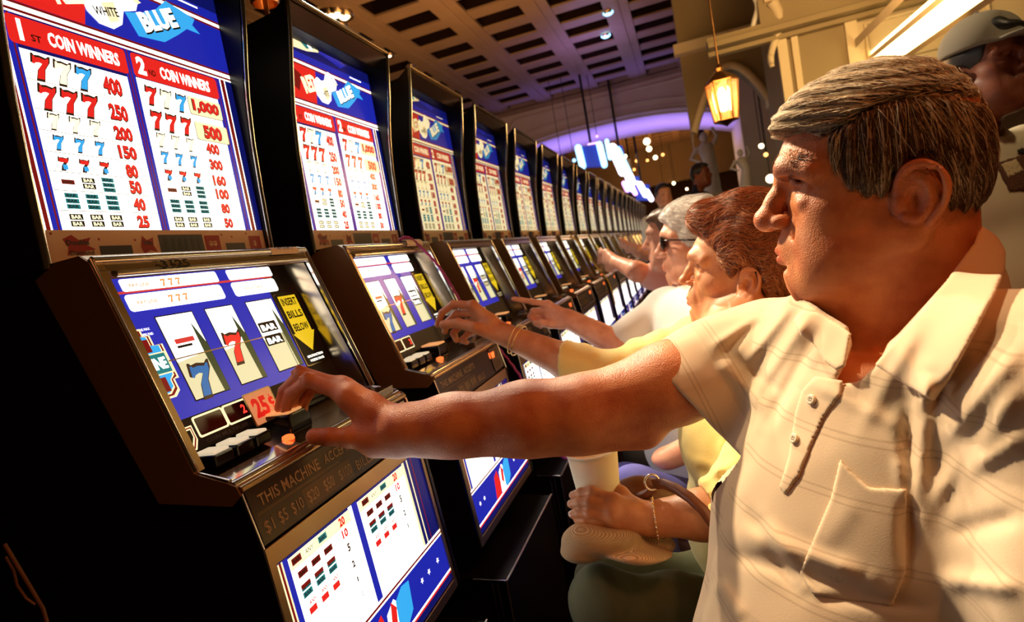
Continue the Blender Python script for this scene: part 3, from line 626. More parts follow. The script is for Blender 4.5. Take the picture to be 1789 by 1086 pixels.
# ceiling lamps of the far hall
GW = mat('globe_white', (1, .9, .7), .4, emit=(1, .80, .48), es=6); GO = mat('globe_orange', (1, .6, .3), .4, emit=(1, .45, .12), es=3.5)
sp = [(1130,247,13.9,.075,GW),(1134,260,14,.06,GW),(1092,273,15.5,.05,GW),(1145,275,16,.055,GW),(1131,280,16,.035,GO),(1158,270,16,.04,GO),(1112,281,17,.04,GO),(1177,320,20,.05,GW),(1140,312,21,.04,GO),(1200,330,22,.045,GW),(1170,345,22,.04,GO),(1185,352,20,.05,GW),(1165,362,20,.04,GO),(1108,296,19,.04,GO),(1330,255,9,.035,GW),(1338,270,9,.03,GO),(1346,312,9,.06,GW)]
for i, (u, v, y, r_, m) in enumerate(sp):
    q = MB(); p = at_y(u, v, y); q.ell(p, (r_, r_, r_), m, 10); q.tube([p, (p[0], p[1], CZ+.3)], .006, BLK, 5)
    tag(q.build('globe_lamp'), 'small warm globe lamp hanging in the far part of the hall', 'lamp', 'warm globe lamps in the distance')
for i, (u, v) in enumerate(((568,40),(579,41),(591,42),(572,20),(585,18),(600,22))):
    p = at(u, v, 4.6 if i < 3 else 5.4); z_ = CZ; s_ = (z_-EYE)/(p[2]-EYE); x, y = p[0]*s_, p[1]*s_
    q = MB(); q.lathe([(.09,0),(.085,-.05),(.06,-.045),(.055,-.02)], (x, y, z_), GOLD, 16); q.ell((x, y, z_-.03), (.05,.05,.035), GW, 12)
    tag(q.build('ceiling_spotlight'), ('leftmost', 'middle', 'rightmost')[i % 3] + ' warm ceiling spotlight of the ' + ('lower' if i < 3 else 'upper') + ' trio above the second machine', 'light', 'front trio of ceiling spotlights' if i < 3 else 'rear trio of ceiling spotlights')
for i, (u, v) in enumerate(((617,68),(680,95),(717,115),(664,105),(738,147),(1062,20),(1058,60))):
    p = at(u, v, 5); s_ = (CZ-EYE)/(p[2]-EYE); x, y = p[0]*s_, p[1]*s_; m = (GO, GW, GW, GO, GO, NB, NB)[i]
    q = MB(); q.lathe([(.055,0),(.05,-.03),(.03,-.02)], (x, y, CZ), GOLD, 14); q.ell((x, y, CZ-.015), (.022,.022,.015) if i < 5 else (.06,.05,.03), m, 10)
    tag(q.build('ceiling_light'), (['leftmost', 'second', 'fourth', 'third', 'fifth and rightmost'][i] + ' small warm ceiling light above the machine tops' if i < 5 else ('upper', 'lower')[i-5] + ' blue-white ceiling light near the top centre of the coffered ceiling'), 'light', 'small warm ceiling lights' if i < 5 else 'blue-white ceiling lights')
# copper lamp standing behind the top of the nearest machine
p = np.array([-.895, 1.30, EYE+.775]); q = thing('copper_lamp', 'copper cylinder lamp behind the top right corner of the nearest machine', 'lamp', tuple(p))
CU = noisy('copper', [(0, (.55, .25, .09)), (1, (.85, .48, .22))], 6, rough=.3, metal=1)
b = MB(); b.lathe([(.030,-.05),(.034,-.045),(.034,.10),(.030,.105)], (0,0,0), CU, 24); b.build('shade', q); b = MB(); b.tube([(0,0,-.13),(0,0,-.04)], .006, CU, 8); b.lathe([(0,.0),(.03,.0),(.03,.008),(0,.01)], (0,0,-.14), CU, 20); b.build('base', q)
# ---------------------------------------------------------------- implicit modelling for bodies and cloth
f32 = np.float32
V3 = lambda *a: np.array(a, dtype=float)
def unit(a): a = np.asarray(a, float); return a/np.linalg.norm(a)
def smin(a, b, k): h = np.clip(.5 + .5*(b-a)/k, 0, 1); return b + (a-b)*h - k*h*(1-h)
def smax(a, b, k): return -smin(-a, -b, k)
def d_cap(p, a, b, ra, rb):
    ab = b-a; t = np.clip(((p-a) @ ab)/(ab @ ab + 1e-12), 0, 1); q = p - a - t[:, None]*ab
    return np.sqrt((q*q).sum(1)) - (ra + (rb-ra)*t)
def d_ell(p, c, r, M):
    q = (p-c) @ M; r = np.asarray(r, float); k0 = np.sqrt(((q/r)**2).sum(1)); k1 = np.sqrt(((q/(r*r))**2).sum(1)) + 1e-9
    return k0*(k0-1)/k1
def poly_sd(x, y, poly):                      # signed distance to a 2-D polygon
    P_ = np.asarray(poly, float); n = len(P_); d = np.full(x.shape, 1e18); s = np.ones(x.shape)
    for i in range(n):
        a, b = P_[i], P_[(i-1) % n]; e = b-a; wx, wy = x-a[0], y-a[1]; t = np.clip((wx*e[0]+wy*e[1])/(e@e+1e-12), 0, 1)
        bx, by = wx-e[0]*t, wy-e[1]*t; d = np.minimum(d, bx*bx+by*by)
        c1, c2, c3 = y >= a[1], y < b[1], e[0]*wy > e[1]*wx
        fl = (c1 & c2 & c3) | (~c1 & ~c2 & ~c3); s = np.where(fl, -s, s)
    return s*np.sqrt(d)
class Field:
    def __init__(s): s.ops = []
    def add(s, fn, lo, hi, k=.01, op='u'): s.ops.append((fn, np.asarray(lo, float), np.asarray(hi, float), k, op)); return s
    def cap(s, a, b, ra, rb=None, k=.01, op='u'):
        a, b = np.asarray(a, float), np.asarray(b, float); rb = ra if rb is None else rb; R_ = max(ra, rb)
        return s.add(lambda p: d_cap(p, a, b, ra, rb), np.minimum(a, b)-R_, np.maximum(a, b)+R_, k, op)
    def chain(s, pts, rs, k=.01, op='u'):
        rs = rs if hasattr(rs, '__len__') else [rs]*len(pts)
        for i in range(len(pts)-1): s.cap(pts[i], pts[i+1], rs[i], rs[i+1], k, op)
        return s
    def ell(s, c, r, k=.01, op='u', M=None):
        c = np.asarray(c, float); M = np.eye(3) if M is None else np.asarray(M, float); R_ = max(r)
        return s.add(lambda p: d_ell(p, c, r, M), c-R_, c+R_, k, op)
    def bounds(s):
        u = [o for o in s.ops if o[4] == 'u']; return np.min([o[1] for o in u], 0)-.02, np.max([o[2] for o in u], 0)+.02
    def __call__(s, p):
        d = np.full(len(p), 1.0)
        for fn, lo, hi, k, op in s.ops: d = s.comb(d, fn(p), k, op)
        return d
    def comb(s, d, e, k, op):
        if op == 'u': return smin(d, e, k)
        if op == 's': return smax(d, -e, k)
        if op == 'i': return smax(d, e, k)
        if op == 'd': return d + e            # displacement
    def blocks(s, P_, lo_b, hi_b):            # P_ (nb, m, 3); evaluate with culling
        nb, m, _ = P_.shape; D = np.full((nb, m), 1.0)
        for fn, lo, hi, k, op in s.ops:
            mg = k*1.2 + .012
            sel = np.where(np.all((lo_b < hi+mg) & (hi_b > lo-mg), axis=1))[0]
            for c in range(0, len(sel), 1500):
                q = sel[c:c+1500]; e = fn(P_[q].reshape(-1, 3)).reshape(len(q), m); D[q] = s.comb(D[q], e, k, op)
        return D
    def mesh(s, h, B=8, slack=.022, lo=None, hi=None):
        l0, h0 = s.bounds(); lo = l0 if lo is None else np.maximum(l0, lo); hi = h0 if hi is None else np.minimum(h0, hi)
        n = np.ceil((hi-lo)/(h*B)).astype(int)
        g = np.stack(np.meshgrid(*[np.arange(k) for k in n], indexing='ij'), -1).reshape(-1, 3)
        c = lo + (g+.5)*h*B; dc = s.blocks(c[:, None, :], c-h*B, c+h*B)[:, 0]; act = g[np.abs(dc) < h*B*.9 + slack]
        a = np.arange(B+1); off = np.stack(np.meshgrid(a, a, a, indexing='ij'), -1).reshape(-1, 3)
        base = act*B; P_ = lo + (base[:, None, :] + off[None])*h
        D = s.blocks(P_, lo + base*h, lo + (base+B)*h)
        LN = n*B + 1; G0 = base[:, None, :] + off[None]; lk = ((G0[..., 0]*LN[1] + G0[..., 1])*LN[2] + G0[..., 2]).ravel()      # one value per lattice point
        edge = np.any((off == 0) | (off == B), axis=1); em = np.tile(edge, len(base)); ek = lk[em]; dv = D.ravel(); _, fi, iv = np.unique(ek, return_index=True, return_inverse=True); dv[em] = dv[em][fi][iv.ravel()]
        D = dv.reshape(-1, B+1, B+1, B+1)
        N = n*B + 2; NN = lambda I: (I[..., 0]*N[1] + I[..., 1])*N[2] + I[..., 2]
        ins = D < 0; cs = [(i, j, k) for i in (0, 1) for j in (0, 1) for k in (0, 1)]
        cnt = sum(ins[:, i:i+B, j:j+B, k:k+B].astype(np.int8) for i, j, k in cs); b_, x_, y_, z_ = np.where((cnt > 0) & (cnt < 8))
        C = {c3: D[b_, x_+c3[0], y_+c3[1], z_+c3[2]] for c3 in cs}
        acc = np.zeros((len(b_), 3)); w = np.zeros(len(b_))
        for c3 in cs:
            for ax in range(3):
                if c3[ax] == 0:
                    e3 = list(c3); e3[ax] = 1; v0, v1 = C[c3], C[tuple(e3)]; m = (v0 < 0) != (v1 < 0)
                    t = np.where(m, v0/(v0-v1+1e-20), 0); p = np.zeros((len(b_), 3)); p += np.array(c3); p[:, ax] = t
                    acc += p*m[:, None]; w += m
        gi = base[b_] + np.stack([x_, y_, z_], 1); V_ = lo + (gi + acc/w[:, None])*h
        key = NN(gi+1); o = np.argsort(key, kind='stable'); key = key[o]; V_ = V_[o]; gi = gi[o]
        s0 = (C[(0, 0, 0)] < 0)[o]; F_ = []
        for ax in range(3):
            e3 = [0, 0, 0]; e3[ax] = 1; s1 = (C[tuple(e3)] < 0)[o]; m = np.where(s0 != s1)[0]
            u, v = (ax+1) % 3, (ax+2) % 3; G = gi[m]+1; q = []
            for du, dv in ((0, 0), (-1, 0), (-1, -1), (0, -1)):
                H_ = G.copy(); H_[:, u] += du; H_[:, v] += dv; q.append(NN(H_))
            q = np.stack(q, 1); idx = np.searchsorted(key, q); idx = np.clip(idx, 0, len(key)-1); ok = np.all(key[idx] == q, axis=1)
            idx = idx[ok]; fl = s0[m][ok]; idx[~fl] = idx[~fl][:, ::-1]; F_.append(idx)
        return V_, np.concatenate(F_)
def keep_largest(V_, F_):
    n = len(V_); lab = np.arange(n)
    for _ in range(400):
        m = lab[F_].min(1); new = lab.copy(); np.minimum.at(new, F_.ravel(), np.repeat(m, 4)); new = new[new]
        if (new == lab).all(): break
        lab = new
    cnt = np.bincount(lab, minlength=n); c_ = [i for i in np.where(cnt > .12*cnt.max())[0]]; dep = (V_ - V3(0, 0, EYE)) @ RW[:, 2]
    big = min(c_, key=lambda i: dep[lab == i].mean()); kv = lab == big; idx = np.cumsum(kv)-1; return V_[kv], idx[F_[kv[F_[:, 0]]]]
def np_mesh(name, V_, F_, mats, parent=None, mi=None, attrs=None, smooth=True):
    me = bpy.data.meshes.new(name); n = len(F_)
    me.vertices.add(len(V_)); me.vertices.foreach_set('co', np.asarray(V_, f32).ravel())
    k = F_.shape[1]; me.loops.add(n*k); me.loops.foreach_set('vertex_index', F_.astype(np.int32).ravel())
    me.polygons.add(n); me.polygons.foreach_set('loop_start', np.arange(0, n*k, k, dtype=np.int32)); me.polygons.foreach_set('loop_total', np.full(n, k, np.int32))
    for m in (mats if isinstance(mats, (list, tuple)) else [mats]): me.materials.append(m)
    if mi is not None: me.polygons.foreach_set('material_index', np.asarray(mi, np.int32))
    me.polygons.foreach_set('use_smooth', np.full(n, smooth)); me.update(calc_edges=True); me.validate()
    for nm, (ty, arr) in (attrs or {}).items():
        at_ = me.attributes.new(nm, ty, 'POINT'); at_.data.foreach_set({'FLOAT': 'value', 'FLOAT_VECTOR': 'vector', 'FLOAT_COLOR': 'color'}[ty], np.asarray(arr, f32).ravel())
    o = bpy.data.objects.new(name, me); COL.objects.link(o)
    if parent: o.parent = parent
    return o
def px(p):                                    # photo pixel of world points
    c = (p - V3(0, 0, EYE)) @ RW; return c[:, 0]/c[:, 2]*FPX + W/2, c[:, 1]/c[:, 2]*FPX + H/2
def bump3(p, s, seed=0):                      # cheap smooth noise in about -1..1
    rs = np.random.RandomState(seed); o = np.zeros(len(p))
    for i in range(5):
        k = rs.normal(size=3); k /= np.linalg.norm(k); k2 = rs.normal(size=3); k2 /= np.linalg.norm(k2)
        o += np.sin((p @ k)*s*(.7+.5*rs.rand()) + rs.rand()*6 + 1.3*np.sin((p @ k2)*s*.6 + rs.rand()*6))
    return o/3.2
def skin_mat(name, base, dark, rough=.43, bump=.5):
    m = mat(name, base, rough, sss=.12, spec=.5); nt = m.node_tree; L = nt.links.new; b = nt.nodes['Principled BSDF']
    tc = nt.nodes.new('ShaderNodeTexCoord'); n = nt.nodes.new('ShaderNodeTexNoise'); n.inputs['Scale'].default_value = 26; n.inputs['Detail'].default_value = 8
    rp = nt.nodes.new('ShaderNodeValToRGB'); rp.color_ramp.elements[0].position = .32; rp.color_ramp.elements[0].color = (*dark, 1); rp.color_ramp.elements[1].position = .62; rp.color_ramp.elements[1].color = (*base, 1)
    a = nt.nodes.new('ShaderNodeAttribute'); a.attribute_name = 'tint'; mx = nt.nodes.new('ShaderNodeMixRGB'); mx.blend_type = 'MULTIPLY'; mx.inputs[0].default_value = 1
    n2 = nt.nodes.new('ShaderNodeTexNoise'); n2.inputs['Scale'].default_value = 420; n2.inputs['Detail'].default_value = 4
    v = nt.nodes.new('ShaderNodeTexVoronoi'); v.inputs['Scale'].default_value = 650; ad = nt.nodes.new('ShaderNodeMath'); ad.operation = 'ADD'
    bp = nt.nodes.new('ShaderNodeBump'); bp.inputs['Strength'].default_value = bump; bp.inputs['Distance'].default_value = .0009
    L(tc.outputs['Object'], n.inputs['Vector']); L(tc.outputs['Object'], n2.inputs['Vector']); L(tc.outputs['Object'], v.inputs['Vector'])
    L(n.outputs['Fac'], rp.inputs[0]); L(rp.outputs[0], mx.inputs[1]); L(a.outputs['Color'], mx.inputs[2]); L(mx.outputs[0], b.inputs['Base Color'])
    L(n2.outputs['Fac'], ad.inputs[0]); L(v.outputs['Distance'], ad.inputs[1]); L(ad.outputs[0], bp.inputs['Height']); L(bp.outputs['Normal'], b.inputs['Normal'])
    return m

# ---------------------------------------------------------------- heads (local frame: forward, left, up)
def smooth_pts(P_, n=3):
    P_ = [np.array(p, float) for p in P_]; out = []
    for i in range(len(P_)-1):
        p0, p1, p2, p3 = P_[max(i-1, 0)], P_[i], P_[i+1], P_[min(i+2, len(P_)-1)]
        for k in range(n): t = k/n; out.append(.5*(2*p1 + (p2-p0)*t + (2*p0-5*p1+4*p2-p3)*t*t + (3*p1-p0-3*p2+p3)*t**3))
    return out + [P_[-1]]
class Frame:
    def __init__(s, o, yaw, pitch=0, roll=0, sc=1.0):
        F = V3(-math.cos(yaw)*math.cos(pitch), math.sin(yaw)*math.cos(pitch), math.sin(pitch)); L = unit(np.cross(V3(0, 0, 1), F)); U = np.cross(F, L)
        if roll: L, U = L*math.cos(roll)+U*math.sin(roll), U*math.cos(roll)-L*math.sin(roll)
        s.o = np.asarray(o, float); s.M = np.stack([F, L, U], 1); s.sc = sc; s.F, s.L, s.U = F, L, U
    def w(s, f, l, u): return s.o + s.M @ (V3(f, l, u)*s.sc)
    def loc(s, p): return ((p - s.o) @ s.M)/s.sc
def add_head(fd, fr, kind='man'):
    sc = fr.sc; w = fr.w; M = fr.M; A = fd
    def E(c, r, k=.015, op='u', rot=None): A.ell(w(*c), [x*sc for x in r], k*sc, op, M if rot is None else M @ rot)
    def C(a, b, ra, rb=None, k=.012, op='u'): A.cap(w(*a), w(*b), ra*sc, (ra if rb is None else rb)*sc, k*sc, op)
    woman = kind == 'woman'
    E((-.003,0,.005), (.092,.074,.088), .01)
    E((.052,0,.004), (.056,.056,.052), .03)                                     # forehead
    E((.040,0,-.068), (.066,.058 if not woman else .053,.072), .035)            # face mass
    C((.100,-.034,-.002), (.100,.034,-.002), .0125, k=.02); C((.078,.054,-.010), (.098,.030,-.002), .010, .012, .018); C((.078,-.054,-.010), (.098,-.030,-.002), .010, .012, .018)
    for s in (1, -1):
        E((.056,.044*s,-.060), (.032,.022,.024), .022)                          # cheekbone
        if kind == 'man': E((.050,.046*s,-.118), (.048,.026,.036), .03); E((.070,.034*s,-.095), (.030,.022,.032), .02)
        C((.004,.058*s,-.100), (.085,.022*s,-.132), .022 if not woman else .016, .020 if not woman else .014, .03)
    E((.097,0,-.128), (.021,.024,.022), .018)                                   # chin
    E((.092,0,-.094), (.033,.032,.028), .02)                                    # muzzle
    if kind == 'man': E((.052,0,-.150), (.058,.048,.032), .03)
    if kind == 'elder': E((.040,0,-.146), (.050,.040,.026), .03)
    # eye sockets, balls, lids
    for s in (1, -1):
        E((.116,.042*s,-.026), (.026,.026,.0150), .010, 's'); C((.112,.013*s,-.024), (.106,.020*s,-.034), .0045, .004, .008, 's')
        E((.083,.032*s,-.027), (.0125,.0125,.0125), .001)
        C((.0960,.020*s,-.0215), (.0945,.034*s,-.0190), .0040, .0052, .003); C((.0945,.034*s,-.0190), (.0810,.050*s,-.0285), .0052, .0046, .003)
        C((.0995,.020*s,-.0135), (.0865,.050*s,-.0200), .0016, .0016, .004, 's')   # upper lid, hooded
        C((.0955,.022*s,-.0340), (.0915,.034*s,-.0365), .0032, .0036, .005); C((.0915,.034*s,-.0365), (.0825,.047*s,-.0320), .0036, .003, .005)
        E((.0890,.035*s,-.0445), (.0085,.016,.0085), .009)                       # bag
    # nose
    big = 1.0 if not woman else .72
    C((.107,0,-.012), (.120,0,-.036), .0075, .0095*big, .012); C((.119,0,-.036), (.1305,0,-.0555), .0095*big, .0145*big, .012)
    E((.1315,0,-.0570), (.0145*big,.0150*big,.0135*big), .008)
    for s in (1, -1):
        E((.1165,.0145*s*big,-.0620), (.0130*big,.0085*big,.0095*big), .004)
        C((.1045,.028*s,-.072), (.0965,.038*s,-.104), .0014, .0014, .009, 's')    # fold beside the mouth
        E((.1225,.0085*s,-.0715), (.0065,.0036,.0040), .003, 's')
    # lips
    for z, r, fo in ((-.0975,.0062,.1195),(-.1090,.0068,.1180)):
        for s in (1, -1): C((fo,0,z), (fo-.010,.019*s,(z-.1033)*.5-.0517), r, r*.6, .006)
    E((.1125,0,-.1033), (.0085,.019,.007), .004)
    for s in (1, -1): C((.1275,0,-.1033), (.1085,.023*s,-.1045), .0011, .0011, .003, 's')
    C((.122,0,-.0765), (.1225,0,-.090), .0022, .0026, .006, 's'); E((.120,0,-.1200), (.006,.014,.003), .009, 's')
    # ears
    for s in (1, -1):
        l0 = .073
        rot = np.array([[math.cos(.2), 0, math.sin(.2)], [0, 1, 0], [-math.sin(.2), 0, math.cos(.2)]])
        rot = rot @ np.array([[math.cos(.30*s), math.sin(.30*s), 0], [-math.sin(.30*s), math.cos(.30*s), 0], [0, 0, 1]])
        E((-.016,(l0+.006)*s,-.060), (.021,.0052,.036), .004, rot=rot)
        E((-.010,(l0-.010)*s,-.062), (.014,.012,.026), .010)
        hel = [(.001,.071,-.050),(-.001,.074,-.038),(-.008,.079,-.029),(-.019,.083,-.0265),(-.030,.087,-.033),(-.0370,.0895,-.047),(-.0365,.0885,-.062),(-.0305,.0850,-.077),(-.0215,.0805,-.089)]
        hel = smooth_pts(hel)
        for a, b in zip(hel, hel[1:]): C((a[0], (a[1]+.003)*s, a[2]), (b[0], (b[1]+.003)*s, b[2]), .0038, k=.0022)
        E((-.008,.0785*s,-.1000), (.0115,.0058,.0135), .006)                    # lobe
        ant = [(-.014,.083,-.038),(-.0225,.086,-.048),(-.0245,.086,-.062),(-.0190,.083,-.076),(-.010,.081,-.083)]
        ant = smooth_pts(ant)
        for a, b in zip(ant, ant[1:]): C((a[0], (a[1]+.001)*s, a[2]), (b[0], (b[1]+.001)*s, b[2]), .0026, k=.003)
        E((-.0100,.0885*s,-.064), (.0085,.0150,.0150), .0025, 's'); E((-.0300,.0915*s,-.052), (.0035,.0055,.020), .003, 's'); E((-.014,.091*s,-.040), (.008,.006,.005), .003, 's')
        E((.0025,.0765*s,-.065), (.0045,.0050,.0075), .004); C((-.002,.079*s,-.078), (-.012,.081*s,-.082), .0035, .0035, .003)
def head_tint(p, fr, kind='man', brow=(.5,.42,.36), lip=(1.0,.62,.62)):
    q = fr.loc(p); f, l, u = q[:, 0], q[:, 1], q[:, 2]; al = np.abs(l); t = np.ones((len(p), 3))
    def mixin(m, c):
        m = np.clip(m, 0, 1)[:, None]; t[:] = t*(1-m) + t*np.array(c)*m
    inh = (f > .02) & (np.abs(u) < .2) & (al < .1)
    mixin(np.exp(-(((u+.0985)/.0052)**2) - (l/.020)**4)*(f > .108), lip); mixin(np.exp(-(((u+.1095)/.0058)**2) - (l/.019)**4)*(f > .106), lip)
    mixin(.45*np.exp(-(((f-.132)/.02)**2 + (l/.02)**2 + ((u+.055)/.02)**2)), (1.0, .60, .55))
    if brow: mixin(.85*np.exp(-(((u+.001 - .05*(al-.03))/.0062)**2) - ((al-.034)/.022)**4)*(f > .06), brow)
    mixin(.75*np.exp(-(((f-.0945)/.007)**2 + ((al-.033)/.008)**2 + ((u+.0285)/.0035)**2)), (.22,.16,.14))       # iris / lash line in the slit
    return np.concatenate([t, np.ones((len(t), 1))], 1)
def hand(fd, W_, mcp, pip, dip, tip, thumb, r=.0100, palm=.0165, k=.006):
    """continuous hand: palm of capsules, four separate fingers, a thumb leaving the side near the wrist"""
    for i in range(4):
        rr = r*(1.0, 1.03, .98, .86)[i]
        fd.cap(W_ + (mcp[i]-W_)*.12, mcp[i], palm, palm*.84, .016)
        if i: fd.cap((mcp[i-1]+W_)/2, (mcp[i]+W_)/2, palm*.95, palm*.95, .012)
        fd.ell(mcp[i], (rr*1.25,)*3, .006)
        fd.cap(mcp[i], pip[i], rr*1.10, rr*1.02, .0045); fd.ell(pip[i], (rr*1.10,)*3, .003); fd.cap(pip[i], dip[i], rr*.98, rr*.90, .0028); fd.cap(dip[i], tip[i], rr*.92, rr*.80, .0025)
    for i in range(3): fd.cap(thumb[i], thumb[i+1], (palm*1.05, r*1.38, r*1.25)[i], (r*1.42, r*1.28, r*1.16)[i], (.016, .006, .004)[i])
def nails(tips, dips, ups, r, parent, m, name='fingernail'):
    for t, dd, up in zip(tips, dips, ups):
        ax = unit(t-dd); n = unit(up - ax*(up @ ax)); s = np.cross(ax, n); R_ = Matrix(np.stack([ax, s, n], 1).tolist()); b = MB()
        c = t + n*r*.62 - ax*r*.15; b.ell(c, (r*.72, r*.62, r*.22), m, 12, R_.to_3x3()); b.build(name, parent)
def strands(surf, roots, flow, steps, step, lift, jit=.15, seed=1, w0=.0004, w1=.00015):
    """hair strands grown along the outside of a surface; returns verts, quads"""
    rs = np.random.RandomState(seed); p = roots.copy(); n_ = len(p); path = [p.copy()]; e = 1e-3
    def grad(q):
        d0 = surf(q); g = np.stack([surf(q + V3(e,0,0))-d0, surf(q + V3(0,e,0))-d0, surf(q + V3(0,0,e))-d0], 1)/e; return d0, g/(np.linalg.norm(g, axis=1)[:, None]+1e-9)
    jv = rs.normal(size=(n_, 3))*jit; lf = lift*(rs.rand(n_)); ln = .65 + .5*rs.rand(n_)
    for i in range(steps):
        d0, g = grad(p); v = flow(p) + jv + rs.normal(size=(n_, 3))*jit*.3; v -= g*((v*g).sum(1))[:, None]; v /= np.linalg.norm(v, axis=1)[:, None]+1e-9
        p = p + v*step*ln[:, None]; d0, g = grad(p); p = p - g*(d0 - lf*(.3+.7*(i+1)/steps))[:, None]; path.append(p.copy())
    return tube_paths(np.stack(path, 1), w0, w1)
def tube_paths(P_, w0, w1, sides=3):
    n_, k, _ = P_.shape; T = np.gradient(P_, axis=1); T /= np.linalg.norm(T, axis=2)[..., None]+1e-9
    a = np.cross(T, V3(.3, .5, .81)); a /= np.linalg.norm(a, axis=2)[..., None]+1e-9; b = np.cross(T, a); w = np.linspace(w0, w1, k)[None, :, None]
    if np.ndim(w0): w = np.stack([np.linspace(q, w1, k) for q in w0])[..., None]
    V_ = np.stack([P_ + (a*math.cos(t) + b*math.sin(t))*w for t in [i*2*math.pi/sides for i in range(sides)]], 2)   # n,k,s,3
    idx = np.arange(n_*k*sides).reshape(n_, k, sides); q = []
    for s_ in range(sides):
        t_ = (s_+1) % sides; q.append(np.stack([idx[:, :-1, s_], idx[:, :-1, t_], idx[:, 1:, t_], idx[:, 1:, s_]], -1).reshape(-1, 4))
    own = np.repeat(np.arange(n_), (k-1)); F_ = np.concatenate(q); return V_.reshape(-1, 3), F_, np.tile(own, sides)
# ---------------------------------------------------------------- grey-haired man playing the nearest machine
E_ = V3(0, 0, EYE)
SKM = skin_mat('skin_tanned', (.70, .25, .09), (.50, .12, .035))
man = thing('person', 'grey-haired man in a cream polo shirt pressing a button on the nearest machine', 'person', (.23, .78, 0))
ml = man.location
def loc_parent(o, t):                         # keep world coordinates under an Empty that is not at the origin
    o.parent = t; o.location = tuple(-np.array(t.location)); return o
HM = Frame(V3(.227, .79, .052)+E_, math.radians(9))
RS, LS = V3(.085,.895,-.190)+E_, V3(.285,.575,-.185)+E_
EL_, WR = at(1010, 722, .865), at(700, 748, .895)
mcp = [at(607,693,.915), at(600,676,.935), at(597,672,.955), at(604,684,.975)]
pip = [at(541,664,.930), at(527,652,.948), at(532,662,.968), at(547,676,.985)]
dip = [at(508,688,.950), at(497,683,.962), at(512,694,.980), at(530,704,.992)]
tip = [at(499,715,.960), at(489,712,.968), at(510,720,.985), at(529,724,.992)]
thb = [at(668,762,.895), at(610,764,.892), at(575,763,.892), at(549,762,.895)]
B = Field(); add_head(B, HM, 'man')
NB_ = V3(.222,.775,-.235)+E_
B.cap(HM.w(-.022,0,-.075), HM.w(-.006,0,-.235), .060, .068, .03); B.cap(HM.w(.02,0,-.13), HM.w(.028,0,-.23), .046, .052, .03)
B.ell(NB_+V3(-.01,-.01,-.10), (.12,.14,.12), .04); B.cap(NB_+V3(0,0,-.02), RS, .05, .052, .04); B.cap(NB_+V3(0,0,-.02), LS, .05, .052, .04)
B.chain([RS, RS+(EL_-RS)*.5, EL_], [.058,.056,.050], .03)
B.chain([EL_, EL_+(WR-EL_)*.28, EL_+(WR-EL_)*.7, WR], [.051,.050,.0410,.0355], .03)
B.cap(at(740,757,.888), at(1120,742,.862), .0335, .036, .02); B.ell(WR+(EL_-WR)*.04, (.034,.034,.030), .02); B.cap(at(690,768,.895), at(655,772,.897), .026, .024, .02)
hand(B, WR, mcp, pip, dip, tip, thb, r=.0108, palm=.0175)
B.cap(at(660,762,.90), mcp[0], .014, .012, .02)
LE, LW_ = V3(.27,.50,-.50)+E_, V3(.13,.62,-.66)+E_
B.cap(LS, LE, .055, .045, .03); B.cap(LE, LW_, .044, .030, .02)
lh = [LW_ + V3(-.085, .03-.022*i, -.015) for i in range(4)]
hand(B, LW_, lh, [q+V3(-.035,0,-.02) for q in lh], [q+V3(-.045,0,-.045) for q in lh], [q+V3(-.045,0,-.062) for q in lh], [LW_+V3(-.02,.02,0), LW_+V3(-.05,.05,-.01), LW_+V3(-.075,.055,-.02), LW_+V3(-.095,.05,-.03)])
for i in range(3):
    for t_ in (-.12, .12): B.ell(pip[i] + (dip[i]-pip[i])*t_ + RW@V3(-.006,-.006,-.006), (.0065,.0055,.0018), .003, M=RW)
# tendons and knuckle creases on the back of the hand
for i in range(3): B.cap(WR+(mcp[i]-WR)*.35+AZ@np.zeros((3,3)) + RW@V3(0,-.0155,-.008), mcp[i]+RW@V3(0,-.0115,-.007), .0022, .0030, .005)
nm = mat('nail', (.85,.52,.38), .25); nb = [RW@V3(-.35,-.5,-.8) for _ in range(4)]
for o_ in range(0): pass
b_ = len(COL.objects); nails(tip[:2]+[thb[3]], dip[:2]+[thb[2]], [RW@V3(-1,-.1,-.5), RW@V3(-1,-.1,-.5), RW@V3(-.3,-.9,-.5)], .0100, None, nm)
for o in [o for o in COL.objects if o.name.startswith('fingernail') and o.parent is None]: loc_parent(o, man)

# hair: cap volume, side sweep, combed-over top
def hair_shape(fr):
    A = Field(); A.ell(fr.w(.000,0,.006), (.094,.080,.090), .01, M=fr.M); A.ell(fr.w(.035,0,.040), (.066,.060,.047), .03, M=fr.M)
    A.ell(fr.w(-.040,0,-.035), (.054,.072,.068), .03, M=fr.M); A.cap(fr.w(.070,-.03,.062), fr.w(.070,.034,.052), .022, .018, .02); A.cap(fr.w(.092,-.03,.052), fr.w(.098,.03,.046), .014, .012, .015)
    A.ell(fr.w(.022,.060,-.018), (.024,.016,.030), .015, M=fr.M)
    return A
HAIRLINE = [(.118,.046),(.096,.040),(.078,.036),(.066,.030),(.058,.014),(.056,-.006),(.050,-.026),(.042,-.044),(.036,-.060),(.020,-.060),(.010,-.048),(.004,-.032),(-.006,-.020),(-.022,-.016),(-.036,-.026),(-.042,-.045),(-.044,-.070),(-.048,-.095),(-.070,-.112),(-.13,-.112),(-.13,.14),(.14,.14)]
HS = hair_shape(HM)
def hregion(p, fr, poly): q = fr.loc(p); return poly_sd(q[:, 0], q[:, 2], poly)*fr.sc
HS.add(lambda p: hregion(p, HM, HAIRLINE), HM.o-.2, HM.o+.2, .008, 'i')
def part_u(f): return .030 + .012*np.sin((f+.068)/.118*math.pi) - .004*(f > .03)
